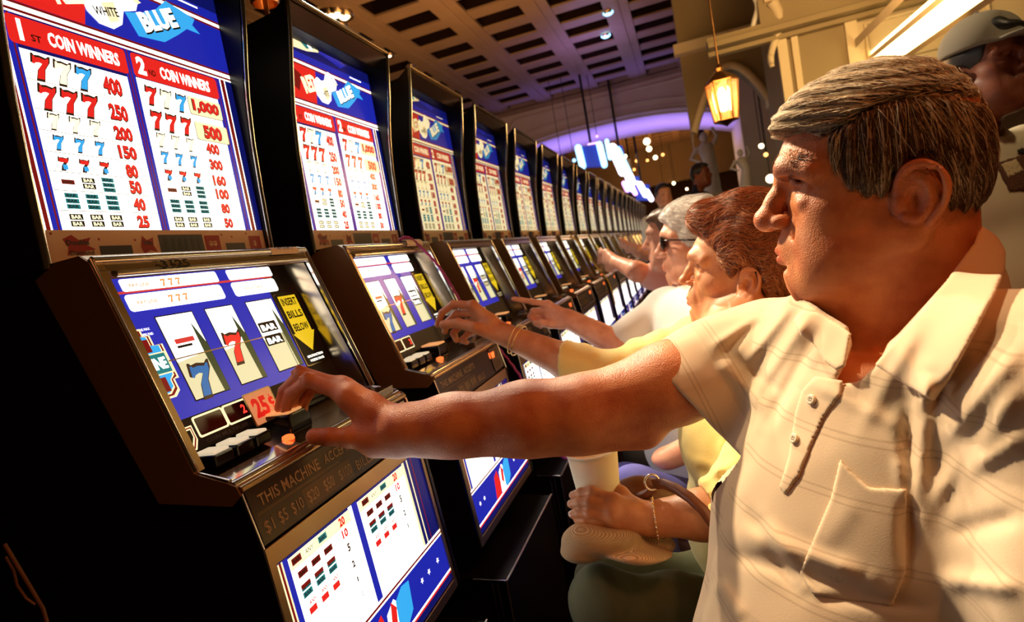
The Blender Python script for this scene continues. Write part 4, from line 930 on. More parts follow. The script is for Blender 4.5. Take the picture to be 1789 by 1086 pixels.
def part_groove(p):
    q = HM.loc(p); d = np.abs(q[:, 2] - part_u(q[:, 0])); return .0055*np.exp(-(d/.0045)**2)*(q[:, 1] > .02)*(q[:, 0] < .062) + .0012*np.sin(q[:, 0]*420 + 30*q[:, 2] + 8*q[:, 1])*(q[:, 2] < part_u(q[:, 0])) + .0014*np.sin(q[:, 2]*520 - 90*q[:, 0] + 60*q[:, 1])*(q[:, 2] > part_u(q[:, 0]))
HS.add(part_groove, HM.o-.2, HM.o+.2, .001, 'd')
hv, hf = HS.mesh(.0028)
def hair_mat(name, c1, c2, rough=.42):
    m = noisy(name, [(.3, c1), (.7, c2)], 120, detail=3, rough=rough, spec=.6, bump=.4, bdist=.001); m.node_tree.nodes['Principled BSDF'].inputs['Anisotropic'].default_value = .5; return m
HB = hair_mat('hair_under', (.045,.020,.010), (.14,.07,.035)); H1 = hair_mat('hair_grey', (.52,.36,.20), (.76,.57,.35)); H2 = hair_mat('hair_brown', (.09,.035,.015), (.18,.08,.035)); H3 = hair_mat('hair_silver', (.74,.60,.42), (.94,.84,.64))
hair = np_mesh('hair', hv, hf, HB); loc_parent(hair, man)
q = HM.loc(hv); ns = len(hv); rs = np.random.RandomState(3)
def flow_man(p):
    q = HM.loc(p); up_ = q[:, 2] > part_u(q[:, 0]); f, l, u = q[:, 0], q[:, 1], q[:, 2]
    a = np.where(up_, .85, .10*np.sin(f*30)-.18*(f < -.02)-.30*(f<-.07)+.12*(f > .03)); b2 = np.where(up_, -.35, .0); c2 = np.where(up_, .22 - 2.2*np.maximum(0, f-.02), -1.0)
    return np.stack([a, b2, c2], 1) @ HM.M.T
def grow(n, seed, cond, steps, step, lift, mats_, probs, w0=.00042, jit=.16, name='hair_strands', par=None, fr=HM, surf=HS, verts=hv, flow=flow_man, owner=man):
    r_ = np.random.RandomState(seed); q = fr.loc(verts); ok = np.where(cond(q))[0]; idx = r_.choice(ok, n); roots = verts[idx] + r_.normal(size=(n, 3))*.001
    V_, F_, own = strands(surf, roots, flow, steps, step, lift, jit, seed, w0, w0*.35); mi = r_.choice(len(mats_), n, p=probs)[own]
    o = np_mesh(name, V_, F_, mats_, mi=mi); loc_parent(o, owner) if par is None else (setattr(o, 'parent', par)); return o
sA = grow(9000, 11, lambda q: q[:, 2] > part_u(q[:, 0])-.002, 9, .0075, .005, [H1, H3, H2], [.42, .38, .20])  # larger share of pale strands on top paints in the light falling there
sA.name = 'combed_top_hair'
sB = grow(12000, 12, lambda q: (q[:, 2] < part_u(q[:, 0])+.002) & (q[:, 1] > -.04), 8, .0055, .0035, [H1, H2, HB, H3], [.14, .42, .36, .08], .00036, jit=.13); sB.name = 'side_hair'
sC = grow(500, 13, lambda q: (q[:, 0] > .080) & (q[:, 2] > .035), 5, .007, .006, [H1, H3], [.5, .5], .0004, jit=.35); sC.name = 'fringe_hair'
# eyebrow hairs
rb = []; 
for s in (1, -1):
    for i in range(260):
        a = rs.rand(); r0 = HM.w(.112-.032*a**1.3-.002, (.012+.042*a)*s, .001-.008*a**2+rs.normal()*.003); dv = HM.M @ V3(-.4, .6*s, -.15+.5*rs.normal()); rb.append([r0, r0+unit(dv)*.004, r0+unit(dv)*.008])
rr0 = np.array(rb)[:, 0]; rq = HM.loc(rr0); fb = lambda p: np.stack([-.5+0*p[:, 0], np.sign(HM.loc(p)[:, 1])*1.0, .25+0*p[:, 0]], 1) @ HM.M.T
V_, F_, own = strands(B, rr0, fb, 4, .0024, .0022, .35, 5, .0005, .0002); eb = np_mesh('eyebrow_hair', V_, F_, [H2]); loc_parent(eb, man)

# shirt -------------------------------------------------------------------
def shirt_mat(name, c1, c2, line, sheen=.2):
    m = mat(name, c1, .85, sheen=sheen, spec=.2); nt = m.node_tree; L = nt.links.new; b = nt.nodes['Principled BSDF']
    at_ = nt.nodes.new('ShaderNodeAttribute'); at_.attribute_name = 'cloth_v'
    def M_(op, a, b2=None, c=None):
        n = nt.nodes.new('ShaderNodeMath'); n.operation = op
        for i, x in enumerate((a, b2, c)):
            if x is None: continue
            if isinstance(x, (int, float)): n.inputs[i].default_value = x
            else: L(x, n.inputs[i])
        return n.outputs[0]
    v = at_.outputs['Fac']; t = M_('FRACT', M_('DIVIDE', v, .052)); l1 = M_('LESS_THAN', M_('ABSOLUTE', M_('SUBTRACT', t, .40)), .018); l2 = M_('LESS_THAN', M_('ABSOLUTE', M_('SUBTRACT', t, .52)), .018)
    ln = M_('MULTIPLY', M_('MAXIMUM', l1, l2), .42); band = M_('LESS_THAN', M_('FRACT', M_('DIVIDE', v, .312)), .30)
    tc = nt.nodes.new('ShaderNodeTexCoord'); n = nt.nodes.new('ShaderNodeTexNoise'); n.inputs['Scale'].default_value = 900; L(tc.outputs['Object'], n.inputs['Vector'])
    m1 = nt.nodes.new('ShaderNodeMixRGB'); m1.inputs[1].default_value = (*c1, 1); m1.inputs[2].default_value = (*c2, 1); L(M_('MULTIPLY', band, .5), m1.inputs[0])
    m2 = nt.nodes.new('ShaderNodeMixRGB'); m2.inputs[2].default_value = (*line, 1); L(ln, m2.inputs[0]); L(m1.outputs[0], m2.inputs[1]); L(m2.outputs[0], b.inputs['Base Color'])
    bp = nt.nodes.new('ShaderNodeBump'); bp.inputs['Strength'].default_value = .25; bp.inputs['Distance'].default_value = .0006; L(n.outputs['Fac'], bp.inputs['Height']); L(bp.outputs['Normal'], b.inputs['Normal'])
    return m
SHM = shirt_mat('cream_polo_cloth', (.76,.55,.36), (.62,.46,.30), (.42,.27,.16)); SHP = mat('cream_collar_cloth', (.80,.56,.36), .85, sheen=.2, spec=.2)
bodyF = unit(V3(-.84,-.54,0)); bodyL = np.cross(V3(0,0,1), bodyF); BM = np.stack([bodyF, bodyL, V3(0,0,1)], 1)
SC = (RS+LS)/2
def bw(f, l, u): return SC + BM @ V3(f, l, u)
T = Field()
T.ell(bw(.005,-.025,-.14), (.118,.195,.19), .04, M=BM); T.ell(bw(.040,-.050,-.235), (.130,.195,.17), .05, M=BM)
T.ell(bw(.075,-.03,-.42), (.180,.215,.21), .07, M=BM); T.ell(bw(.03,-.02,-.60), (.17,.20,.16), .06, M=BM)
T.cap(bw(0,.05,.045), LS+V3(0,0,.002), .052, .066, .05); T.cap(bw(0,-.05,.045), RS+V3(0,0,-.002), .052, .062, .04)
T.cap(HM.w(-.03,0,-.17), HM.w(-.03,0,-.25), .070, .085, .04)
RSE = at(1190, 684, .862)                     # end of the right sleeve
T.chain([RS, RS+(RSE-RS)*.5, RSE+(RSE-RS)*.12], [.067,.073,.081], .04)
LSE = LS+(LE-LS)*.82
T.chain([LS, LS+(LE-LS)*.45, LSE], [.076,.080,.076], .05)
ra = unit(RSE-RS); la = unit(LSE-LS)
tilt = unit(ra + RW@V3(.0, .38, 0))
def off_axis(p, o, a): q = p-o; return np.sqrt(np.maximum(0, (q*q).sum(1) - (q @ a)**2))
T.add(lambda p: np.where((((p-RS) @ ra) > .02) & (off_axis(p, RS, ra) < .14), (p-RSE) @ tilt, -1), RSE-.15, RSE+.15, .004, 'i')
T.add(lambda p: np.where((((p-LS) @ la) > .05) & (off_axis(p, LS, la) < .11), (p-LSE) @ la, -1), LSE-.15, LSE+.15, .004, 'i')
T.cap(RS+(RSE-RS)*.75, RSE+ra*.1, .064, .078, .004, 's'); T.cap(LS+(LSE-LS)*.8, LSE+la*.1, .066, .069, .004, 's')
# open neck
OPN = np.array([(1384,505),(1432,540),(1480,572),(1486,600),(1470,650),(1458,672),(1500,668),(1530,642),(1556,604),(1597,558),(1656,488),(1722,384),(1700,250),(1400,250)], float)
T_solid = Field(); T_solid.ops = list(T.ops)
def opening(p):
    x, y = px(p); z = (p-E_) @ RW[:, 2]; return smax(poly_sd(x, y, OPN)*z/FPX, z-.775, .01)
T.add(opening, V3(-.1,.4,.85), V3(.5,1.05,1.35), .004, 's'); T.cap(HM.w(-.01,0,-.10), HM.w(-.004,0,-.215), .070, .072, .008, 's')
lo_c, hi_c = V3(-.05,.5,.85), V3(.45,1.0,1.25)
B.add(lambda p: smax(smax(T_solid(p)+.011, (p-E_)[:, 2]+.17, .02), -((p-E_)[:, 2]+.36), .02), lo_c, hi_c, .012)
V_, F_ = B.mesh(.0019)
body = np_mesh('body', V_, F_, SKM, attrs={'tint': ('FLOAT_COLOR', head_tint(V_, HM))}); loc_parent(body, man)
def crease(u0, v0, u1, v1, amp, wd):          # long fold that runs between two places on the cloth, seen here by direction from the eye
    a, b = np.array([u0, v0], float), np.array([u1, v1], float); e = b-a; L_ = e@e
    def fn(p):
        x, y = px(p); t = ((x-a[0])*e[0]+(y-a[1])*e[1])/L_; tc = np.clip(t, 0, 1); dd = np.hypot(x-a[0]-tc*e[0], y-a[1]-tc*e[1]); s = ((x-a[0])*e[1]-(y-a[1])*e[0])
        return -.72*amp*np.exp(-(dd/wd)**2)*np.minimum(1, np.sin(np.clip(tc, .04, .96)*math.pi)*1.6)
    return fn
lo_, hi_ = V3(-.3,.2,.2), V3(.75,1.3,1.35)
for c in [(1390,520,1300,640,.007,11),(1360,520,1245,640,-.005,10),(1420,540,1310,700,.006,12),(1440,560,1330,760,-.006,12),(1350,540,1235,610,.005,9),(1250,620,1340,720,.006,12),(1270,610,1370,690,-.004,10),
          (1590,700,1585,1000,-.012,14),(1620,640,1596,900,.010,18),(1570,790,1590,900,.008,12),(1789,600,1640,780,.009,20),(1789,660,1620,900,.009,22),(1760,560,1600,740,-.006,12),(1740,700,1640,900,-.006,16),
          (1330,900,1420,1040,.006,14),(1300,880,1400,1040,-.005,12),(1260,960,1560,1050,-.007,15),(1280,920,1520,1010,.007,18),(1420,1040,1640,1060,-.006,12),(1400,660,1600,760,.003,12),(1500,870,1430,960,.0018,22),
          (1700,820,1789,760,.006,14),(1660,930,1789,900,-.005,16),(1640,1010,1789,1030,.006,16),(1610,560,1500,760,.004,16),(1250,1010,1300,1086,.005,14),(1520,560,1640,700,.003,14)]:
    T.add(crease(*c), lo_, hi_, .001, 'd')
T.add(lambda p: .0016*bump3(p, 38, 5) + .0010*bump3(p, 85, 6), lo_, hi_, .001, 'd')
T0 = T
tv, tf = T.mesh(.0038)
def cloth_attr(p): q = (p-SC) @ BM; return q[:, 2] + .10*q[:, 1] + .15*q[:, 0]
arm_side = lambda p: ((p-RS) @ ra > .03) & (np.abs((p-RS) @ np.cross(ra, V3(0,0,1))) < .12)
cv = cloth_attr(tv); m_ = arm_side(tv); cv = np.where(m_, (tv-RS) @ ra + .012, cv)
shirt = np_mesh('polo_shirt', tv, tf, SHM, attrs={'cloth_v': ('FLOAT', cv)}); loc_parent(shirt, man)
def patch(base, poly, off, th, name, m, h=.0021, parent=None, lo=None, hi=None, extra=None, rnd=3):
    """piece of cloth that lies on the surface of base inside an outline"""
    A = Field(); P_ = np.array(poly, float)
    def fn(p):
        x, y = px(p); c = (p-E_) @ RW; sd = poly_sd(x, y, P_)*c[:, 2]/FPX
        return smax(np.abs(base(p)-off)-th, sd, .004)
    A.add(fn, lo, hi, .001); V_, F_ = keep_largest(*A.mesh(h, slack=.02)); a = {'cloth_v': ('FLOAT', cloth_attr(V_))}
    o = np_mesh(name, V_, F_, m, attrs=a); return o
T2 = Field(); T2.ops = list(T_solid.ops) + [o for o in T.ops if o[4] == 'd']
bl, bh = V3(-.15,.3,.7), V3(.5,1.05,1.3)
col = patch(T2, [(1716,386),(1740,400),(1758,440),(1757,470),(1740,512),(1700,590),(1663,657),(1632,702),(1580,672),(1527,637),(1554,604),(1595,558),(1654,488),(1700,425)], .010, .0026, 'collar', SHP, lo=bl, hi=bh); loc_parent(col, man)
col2 = patch(T2, [(1384,560),(1402,540),(1430,545),(1470,568),(1488,582),(1478,640),(1462,648),(1440,632),(1420,600),(1400,588)], .010, .0026, 'collar', SHP, lo=bl, hi=bh); loc_parent(col2, man)
plk = patch(T2, [(1425,655),(1475,664),(1470,690),(1440,730),(1418,780),(1398,830),(1372,868),(1360,850),(1376,800),(1382,760),(1388,720),(1400,680)], .0004, .0022, 'placket', SHM, lo=bl, hi=bh); loc_parent(plk, man)
pck = patch(T2, [(1467,800),(1500,835),(1520,850),(1586,853),(1584,1000),(1560,1060),(1420,1040),(1395,1000),(1450,870)], .0008, .0022, 'chest_pocket', SHM, lo=V3(-.15,.2,.5), hi=V3(.5,1.05,1.2)); loc_parent(pck, man)
btm = mat('shirt_button', (.82,.66,.48), .25)
def on_surface(f, u, v, z0=.3, z1=1.2, off=.0):
    ray_ = at(u, v, 1.0)-E_; zs = np.linspace(z0, z1, 1800); P_ = E_ + ray_[None]*zs[:, None]; d = f(P_); i = np.argmax(d < off); return P_[i]
for (u, v) in ((1418,698),(1388,766)):
    p = on_surface(T2, u, v, off=.0035); ee = 1e-3; n = unit([T2((p+V3(*q_))[None])[0]-T2(p[None])[0] for q_ in ((ee,0,0),(0,ee,0),(0,0,ee))]); b = MB(); b.lathe([(0,.0022),(.0028,.0018),(.0046,.003),(.0056,.002),(.0056,-.001),(0,-.001)], p, btm, 18, axis=tuple(n))
    for k in range(4):
        a = k*math.pi/2+.7; s1 = unit(np.cross(n, V3(0,0,1))); s2 = np.cross(n, s1); b.ell(p + n*.0022 + (s1*math.cos(a)+s2*math.sin(a))*.0016, (.0006,)*3, BK, 6)
    loc_parent(b.build('shirt_button'), man)
# trousers and stool, mostly below the picture
TR = noisy('khaki_trousers', [(0, (.22,.17,.11)), (1, (.30,.24,.15))], 30, rough=.9)
Q = Field(); hp_ = bw(.0,0,-.68); kn = [hp_ + V3(-.42,.06,.0)+BM@V3(0,-.02,0), hp_+V3(-.36,-.16,.0)]
Q.ell(hp_, (.16,.17,.14), .05)
for s, k_ in zip((-.09, .09), kn):
    a = hp_ + BM@V3(0, s, -.01); Q.cap(a, k_, .088, .066, .05); Q.chain([k_, k_+V3(.06,0,-.25), k_+V3(.08,0,-.36)], [.064,.055,.048], .03)
v_, f_2 = Q.mesh(.008); loc_parent(np_mesh('trousers', v_, f_2, TR), man)
SHOE = mat('shoe_leather', (.05,.03,.02), .35)
def shoes(kn_, owner, m=SHOE):
    for k_ in kn_:
        A = Field(); g = V3(k_[0]+.08, k_[1], 0); zf = k_[2]-.42
        A.cap(V3(g[0]+.02, g[1], zf+.045), V3(g[0]-.14, g[1], zf+.035), .042, .036, .02); A.cap(V3(g[0], g[1], zf+.04), V3(g[0], g[1], zf+.10), .042, .042, .02); A.add(lambda p: zf+.005-p[:, 2], [g[0]-.3, g[1]-.1, zf-.1], [g[0]+.2, g[1]+.1, zf+.2], .004, 'i')
        a, c = A.mesh(.006); o = np_mesh('shoe', a, c, m); loc_parent(o, owner)
shoes(kn, man)
def stool(x, y, top, lab):
    t = thing('stool', lab, 'stool', (x, y, 0)); LE_ = noisy('stool_vinyl', [(0, (.10,.02,.015)), (1, (.16,.03,.02))], 12, rough=.45)
    b = MB(); b.lathe([(0,top),(.14,top),(.17,top-.012),(.185,top-.04),(.175,top-.07),(0,top-.075)], (0,0,0), LE_, 36); b.build('seat', t)
    b = MB(); b.lathe([(.03,top-.07),(.03,.06),(.05,.04),(.2,.02),(.22,.0),(0,.0)], (0,0,0), CHR, 30); b.build('pedestal', t)
    b = MB(); zr_ = .22; b.tube([(.15*math.cos(k*math.pi/12), .15*math.sin(k*math.pi/12), zr_) for k in range(24)], .011, CHR, 8, closed=True)
    for k in range(3): b.tube([(0,0,zr_),(.15*math.cos(k*2.09), .15*math.sin(k*2.09), zr_)], .008, CHR, 6)
    b.build('foot_ring', t); return t
stool(hp_[0]+.03, hp_[1], hp_[2]-.150, 'stool under the grey-haired man')
# ---------------------------------------------------------------- woman in yellow at the second machine
SKW = skin_mat('skin_warm', (.74,.36,.18), (.58,.22,.09), .42, .25)
wo = thing('person', 'red-haired woman in a yellow cardigan with gold bracelets, playing the second machine', 'person', (.1, 1.15, 0))
HW = Frame(at(1299, 441, 1.21), math.radians(10), math.radians(6), sc=.93)
WRS, WLS = at(1222, 603, 1.30), at(1388, 640, 1.02); WN = HW.w(-.035,0,-.20)
WE, WW = at(1062, 662, 1.29), at(890, 588, 1.375)
A = Field(); add_head(A, HW, 'woman')
A.cap(HW.w(-.018,0,-.08), HW.w(-.035,0,-.22), .048, .054, .03); A.cap(WN+V3(-.02,0,-.02), (WRS+WLS)/2+V3(-.01,0,-.06), .048, .06, .03)
A.chain([WRS, WE], [.045,.042], .03); A.chain([WE, WE+(WW-WE)*.35, WW], [.042,.042,.0275], .02)
wm = [at(826,533,1.395), at(832,545,1.41), at(838,558,1.42), at(846,572,1.42)]
wp = [at(792,531,1.41), at(797,548,1.43), at(806,566,1.435), at(818,583,1.43)]
wd_ = [at(772,546,1.42), at(780,564,1.44), at(792,582,1.44), at(806,594,1.435)]
wt = [at(764,567,1.425), at(777,579,1.435), at(797,594,1.43), at(815,598,1.42)]
wth = [at(866,586,1.375), at(830,572,1.375), at(800,564,1.395), at(775,567,1.41)]
hand(A, WW, wm, wp, wd_, wt, wth, r=.0092, palm=.0150)
WLE, WLW = at(1292, 893, .97), at(1132, 906, 1.0)
A.cap(WLS, WLE, .045, .042, .03); A.chain([WLE, WLE+(WLW-WLE)*.4, WLW], [.041,.039,.0285], .02)
lm = [at(1072,873,.995), at(1068,888,.985), at(1070,903,.985), at(1078,915,.992)]
lp = [at(1035,859,1.0), at(1030,877,.990), at(1030,895,.990), at(1042,910,.995)]
ld = [at(1015,860,1.012), at(1012,877,1.000), at(1012,895,1.000), at(1022,908,1.00)]
lt = [at(1001,865,1.03), at(998,880,1.015), at(1000,898,1.015), at(1008,908,1.01)]
hand(A, WLW, lm, lp, ld, lt, [at(1105,885,1.01), at(1085,862,1.03), at(1072,850,1.055), at(1062,838,1.075)], r=.0092, palm=.0150)
A.cap((WRS+WLS)/2, V3(.17,1.12,.62)+0, .10, .12, .05)
v_, f_2 = A.mesh(.0026)
loc_parent(np_mesh('body', v_, f_2, SKW, attrs={'tint': ('FLOAT_COLOR', head_tint(v_, HW, 'woman', (.55,.36,.26), (.95,.50,.50)))}), wo)
# nails on the pinching fingers
nb0 = {o.name for o in COL.objects}
nails([wt[0], wt[1], wth[3], lt[1], lt[2]], [wd_[0], wd_[1], wth[2], ld[1], ld[2]], [RW@V3(-.8,-.4,-.6), RW@V3(-.8,-.2,-.6), RW@V3(-.2,-.9,-.6), RW@V3(-.3,-.5,-.9), RW@V3(-.3,-.5,-.9)], .0085, None, mat('nail_pale', (.9,.68,.55), .18))
for o in [o for o in COL.objects if o.name not in nb0]: loc_parent(o, wo)
# auburn hair
HA1 = hair_mat('hair_auburn', (.42,.10,.025), (.62,.20,.06)); HA2 = hair_mat('hair_auburn_dark', (.07,.018,.008), (.16,.045,.018)); HA3 = hair_mat('hair_copper', (.75,.34,.14), (.90,.50,.25))
WH = Field(); WH.ell(HW.w(-.012,0,.024), (.108,.088,.106), .01, M=HW.M); WH.ell(HW.w(-.055,0,-.05), (.070,.082,.095), .04, M=HW.M)
WH.cap(HW.w(.078,-.035,.086), HW.w(.082,.030,.084), .028, .026, .035); WH.ell(HW.w(.010,.066,-.010), (.042,.026,.040), .02, M=HW.M)
WHL = [(.135,.095),(.130,.070),(.108,.058),(.088,.050),(.070,.038),(.056,.014),(.044,-.010),(.032,-.030),(.022,-.048),(.012,-.036),(.004,-.026),(-.010,-.020),(-.028,-.022),(-.038,-.038),(-.043,-.070),(-.050,-.110),(-.14,-.150),(-.16,.16),(.12,.16)]
WH.add(lambda p: hregion(p, HW, WHL), HW.o-.25, HW.o+.25, .012, 'i')
WH.add(lambda p: .003*bump3(p, 90, 21) + .0016*bump3(p, 210, 22), HW.o-.25, HW.o+.25, .001, 'd')
wv, wf = WH.mesh(.0034); loc_parent(np_mesh('hair', wv, wf, HA2), wo)
def flow_w(p):
    q = HW.loc(p); f, l, u = q[:, 0], q[:, 1], q[:, 2]; w_ = np.sin(u*95 + f*60)*.55
    return np.stack([-1.0 + .5*(u < 0), w_*.5, .45*np.sin(f*80+l*60) + .35*(u < .02)*-1 + .35*(f > .05)], 1) @ HW.M.T
sw = grow(9000, 31, lambda q: (q[:, 1] > -.06) & ((q[:, 0] < -.035) | (q[:, 2] > -.012) | (q[:, 0] > .03)), 8, .0070, .007, [HA1, HA2, HA3], [.52, .25, .23], .00042, jit=.26, fr=HW, surf=WH, verts=wv, flow=flow_w, owner=wo); sw.name = 'wavy_hair'
# earring and bracelets
GLD = mat('gold', (.95,.66,.25), .18, 1)
def ring_pts(c, ax, r_, n=28, ph=0, sq=1.0):
    ax = unit(ax); a = unit(np.cross(ax, V3(0,0,1))); b = np.cross(ax, a); return [tuple(c + (a*math.cos(k*2*math.pi/n)*r_ + b*math.sin(k*2*math.pi/n)*r_*sq)) for k in range(n)]
er = HW.w(-.006,.086,-.122); b = MB(); b.tube(ring_pts(er, HW.F*.4+HW.L, .011), .0011, GLD, 8, closed=True); loc_parent(b.build('hoop_earring'), wo)
ax_ = WW-WE
for i, (t_, r_) in enumerate(((-.004,.0335),(.008,.0345))):
    c = WW - unit(ax_)*(.018+t_); b = MB(); P__ = ring_pts(c, ax_ + RW@V3(.02*(i*2-1),0,0), r_, 40, sq=1.05); b.tube(P__, .0013, GLD, 8, closed=True)
    for k in range(0, 40, 2 + i*2): b.ell(P__[k], (.0021,)*3, GLD, 8)
    loc_parent(b.build('gold_bracelet'), wo)
ax2 = WLW-WLE; c = WLW - unit(ax2)*.012; b = MB(); P__ = ring_pts(c, ax2, .0335, 26); SIL = mat('silver', (.85,.80,.72), .2, 1); b.tube(P__, .0009, SIL, 6, closed=True)
for k in range(26): b.ell(P__[k], (.0024,)*3, SIL if k % 2 else GLD, 8)
loc_parent(b.build('bead_bracelet'), wo)
# cardigan
YEL = noisy('yellow_knit', [(0, (.86,.66,.18)), (1, (.95,.80,.34))], 5, rough=.9, bump=.5, bdist=.0015, bscale=600, sheen=.3)
K = Field(); wc = (WRS+WLS)/2; WF = unit(V3(-.86,-.50,0)); WM_ = np.stack([WF, np.cross(V3(0,0,1), WF), V3(0,0,1)], 1)
def ww(f, l, u): return wc + WM_ @ V3(f, l, u)
K.ell(ww(.0,0,-.13), (.105,.155,.17), .04, M=WM_); K.ell(ww(.035,0,-.17), (.11,.13,.09), .04, M=WM_); K.ell(ww(.02,0,-.36), (.13,.165,.18), .06, M=WM_)
K.cap(ww(0,.03,.02), WLS, .055, .058, .05); K.cap(ww(0,-.03,.02), WRS, .055, .058, .05); K.cap(WN, wc, .06, .09, .03)
WSE = WE + (WW-WE)*.42
K.chain([WRS, WRS+(WE-WRS)*.5, WE, WSE], [.060,.058,.054,.050], .03)
K.add(lambda p: np.where(((p-WE) @ unit(WW-WE) > .0) & (off_axis(p, WE, unit(WW-WE)) < .12), (p-WSE) @ unit(unit(WW-WE)+RW@V3(0,.30,0)), -1), WSE-.12, WSE+.12, .004, 'i')
K.cap(WE+(WSE-WE)*.6, WSE+unit(WW-WE)*.08, .042, .044, .003, 's')
WLC = WLE+(WLW-WLE)*.36
K.chain([WLS, WLE, WLC], [.060,.056,.050], .03)
K.add(lambda p: np.where(((p-WLE) @ unit(WLW-WLE) > .0) & (off_axis(p, WLE, unit(WLW-WLE)) < .12), (p-WLC) @ unit(WLW-WLE), -1), WLC-.12, WLC+.12, .004, 'i')
K.cap(WLE+(WLC-WLE)*.6, WLC+unit(WLW-WLE)*.08, .042, .044, .003, 's')
K.cap(HW.w(-.02,0,-.13), HW.w(-.01,0,-.205), .054, .054, .008, 's'); K.cap(HW.w(.0,0,-.20), ww(.12,0,-.07), .045, .022, .012, 's')
for c_ in [(1050,560,1140,620,.006,10),(1100,560,1160,630,-.005,8),(1140,560,1200,640,.006,10),(1015,585,1045,625,.004,7),(1190,560,1230,640,.006,10),(1240,580,1190,650,.005,9),(1200,800,1290,830,.006,10),(1210,850,1290,800,.006,9),(1230,880,1280,850,-.005,8),(1190,780,1240,860,.005,9),(1265,760,1250,840,.005,8)]: K.add(crease(*c_), wc-.6, wc+.5, .001, 'd')
K.add(lambda p: .0024*bump3(p, 45, 31) + .001*bump3(p, 110, 32), wc-.6, wc+.5, .001, 'd')
v_, f_2 = K.mesh(.0042); loc_parent(np_mesh('cardigan', v_, f_2, YEL), wo)
OLV = noisy('olive_trousers', [(0, (.085,.095,.045)), (1, (.16,.165,.085))], 24, rough=.9)
Q = Field(); hpw = ww(.02,0,-.50)
kw = [at(1058,1052,1.03), at(1060,1010,1.22)]
Q.ell(hpw, (.14,.15,.12), .05)
for s, k_ in zip((.08, -.08), kw): Q.cap(hpw + WM_@V3(.0, s, -.03), k_, .083, .058, .05); Q.chain([k_, k_+V3(.04,0,-.22), k_+V3(.08,0,-.34)], [.058,.048,.040], .03)
Q.add(lambda p: .006*bump3(p, 34, 41) + .002*bump3(p, 90, 42), hpw-.8, hpw+.5, .001, 'd')
v_, f_2 = Q.mesh(.006); loc_parent(np_mesh('trousers', v_, f_2, OLV), wo); shoes([k_+V3(0,0,.02) for k_ in kw], wo)
stool(hpw[0]+.03, hpw[1], hpw[2]-.135, 'stool under the woman in yellow')
# cup in her hand
CUP = mat('paper_cup', (.93,.86,.66), .5, sss=.15); cc_ = at(1040, 824, 1.055); up_ = V3(0,0,1)
cup = thing('paper_cup', 'large white paper cup held on the lap by the woman in yellow', 'cup', tuple(cc_-up_*.085))
b = MB(); b.lathe([(0,0),(.033,0),(.034,.003),(.0455,.125),(.0435,.125),(.032,.006),(0,.006)], (0,0,0), CUP, 48); b.build('cup_wall', cup)
b = MB(); b.tube([(.0462*math.cos(k*math.pi/20), .0462*math.sin(k*math.pi/20), .126) for k in range(40)], .0022, CUP, 8, closed=True); b.build('rim', cup)
# straw hat on her lap
STR = mat('woven_straw', (.72,.50,.26), .8); nt = STR.node_tree; wv_ = nt.nodes.new('ShaderNodeTexWave'); wv_.inputs['Scale'].default_value = 230; wv_.inputs['Distortion'].default_value = 1.2; wv_.bands_direction = 'Z'
tcn = nt.nodes.new('ShaderNodeTexCoord'); rpn = nt.nodes.new('ShaderNodeValToRGB'); rpn.color_ramp.elements[0].color = (.56,.37,.18,1); rpn.color_ramp.elements[1].color = (.85,.63,.36,1); bpn = nt.nodes.new('ShaderNodeBump'); bpn.inputs['Distance'].default_value = .0015; bpn.inputs['Strength'].default_value = .8
L_ = nt.links.new; L_(tcn.outputs['Object'], wv_.inputs['Vector']); L_(wv_.outputs['Fac'], rpn.inputs[0]); L_(rpn.outputs[0], nt.nodes['Principled BSDF'].inputs['Base Color']); L_(wv_.outputs['Fac'], bpn.inputs['Height']); L_(bpn.outputs[0], nt.nodes['Principled BSDF'].inputs['Normal'])
hc = at(1075, 948, .985); A = Field(); HT = np.stack([unit(V3(-1,-.1,-.15)), unit(np.cross(unit(V3(.1,.35,1)), unit(V3(-1,-.1,-.15)))), unit(V3(.1,.35,1))], 1)
HT[:, 1] = unit(np.cross(HT[:, 2], HT[:, 0])); HT[:, 0] = np.cross(HT[:, 1], HT[:, 2])
A.ell(hc + HT@V3(.024,0,.002), (.066,.070,.028), .02, M=HT); A.ell(hc + HT@V3(-.035,.0,-.012), (.062,.085,.010), .012, M=HT); A.ell(hc + HT@V3(.055,0,-.016), (.036,.060,.012), .016, M=HT)
A.cap(hc+HT@V3(-.085,-.05,-.004), hc+HT@V3(.035,-.072,-.008), .012, .014, .02)
A.add(lambda p: .004*np.sin(((p-hc)@HT)[:, 0]*60+1)*np.exp(-(((p-hc)@HT)[:, 1]/.08)**2), hc-.2, hc+.2, .001, 'd')
v_, f_2 = A.mesh(.0026); ho = np_mesh('straw_hat', v_-hc, f_2, STR); ho.location = tuple(hc); tag(ho, 'folded tan woven straw hat under the hand that holds the cup', 'hat')
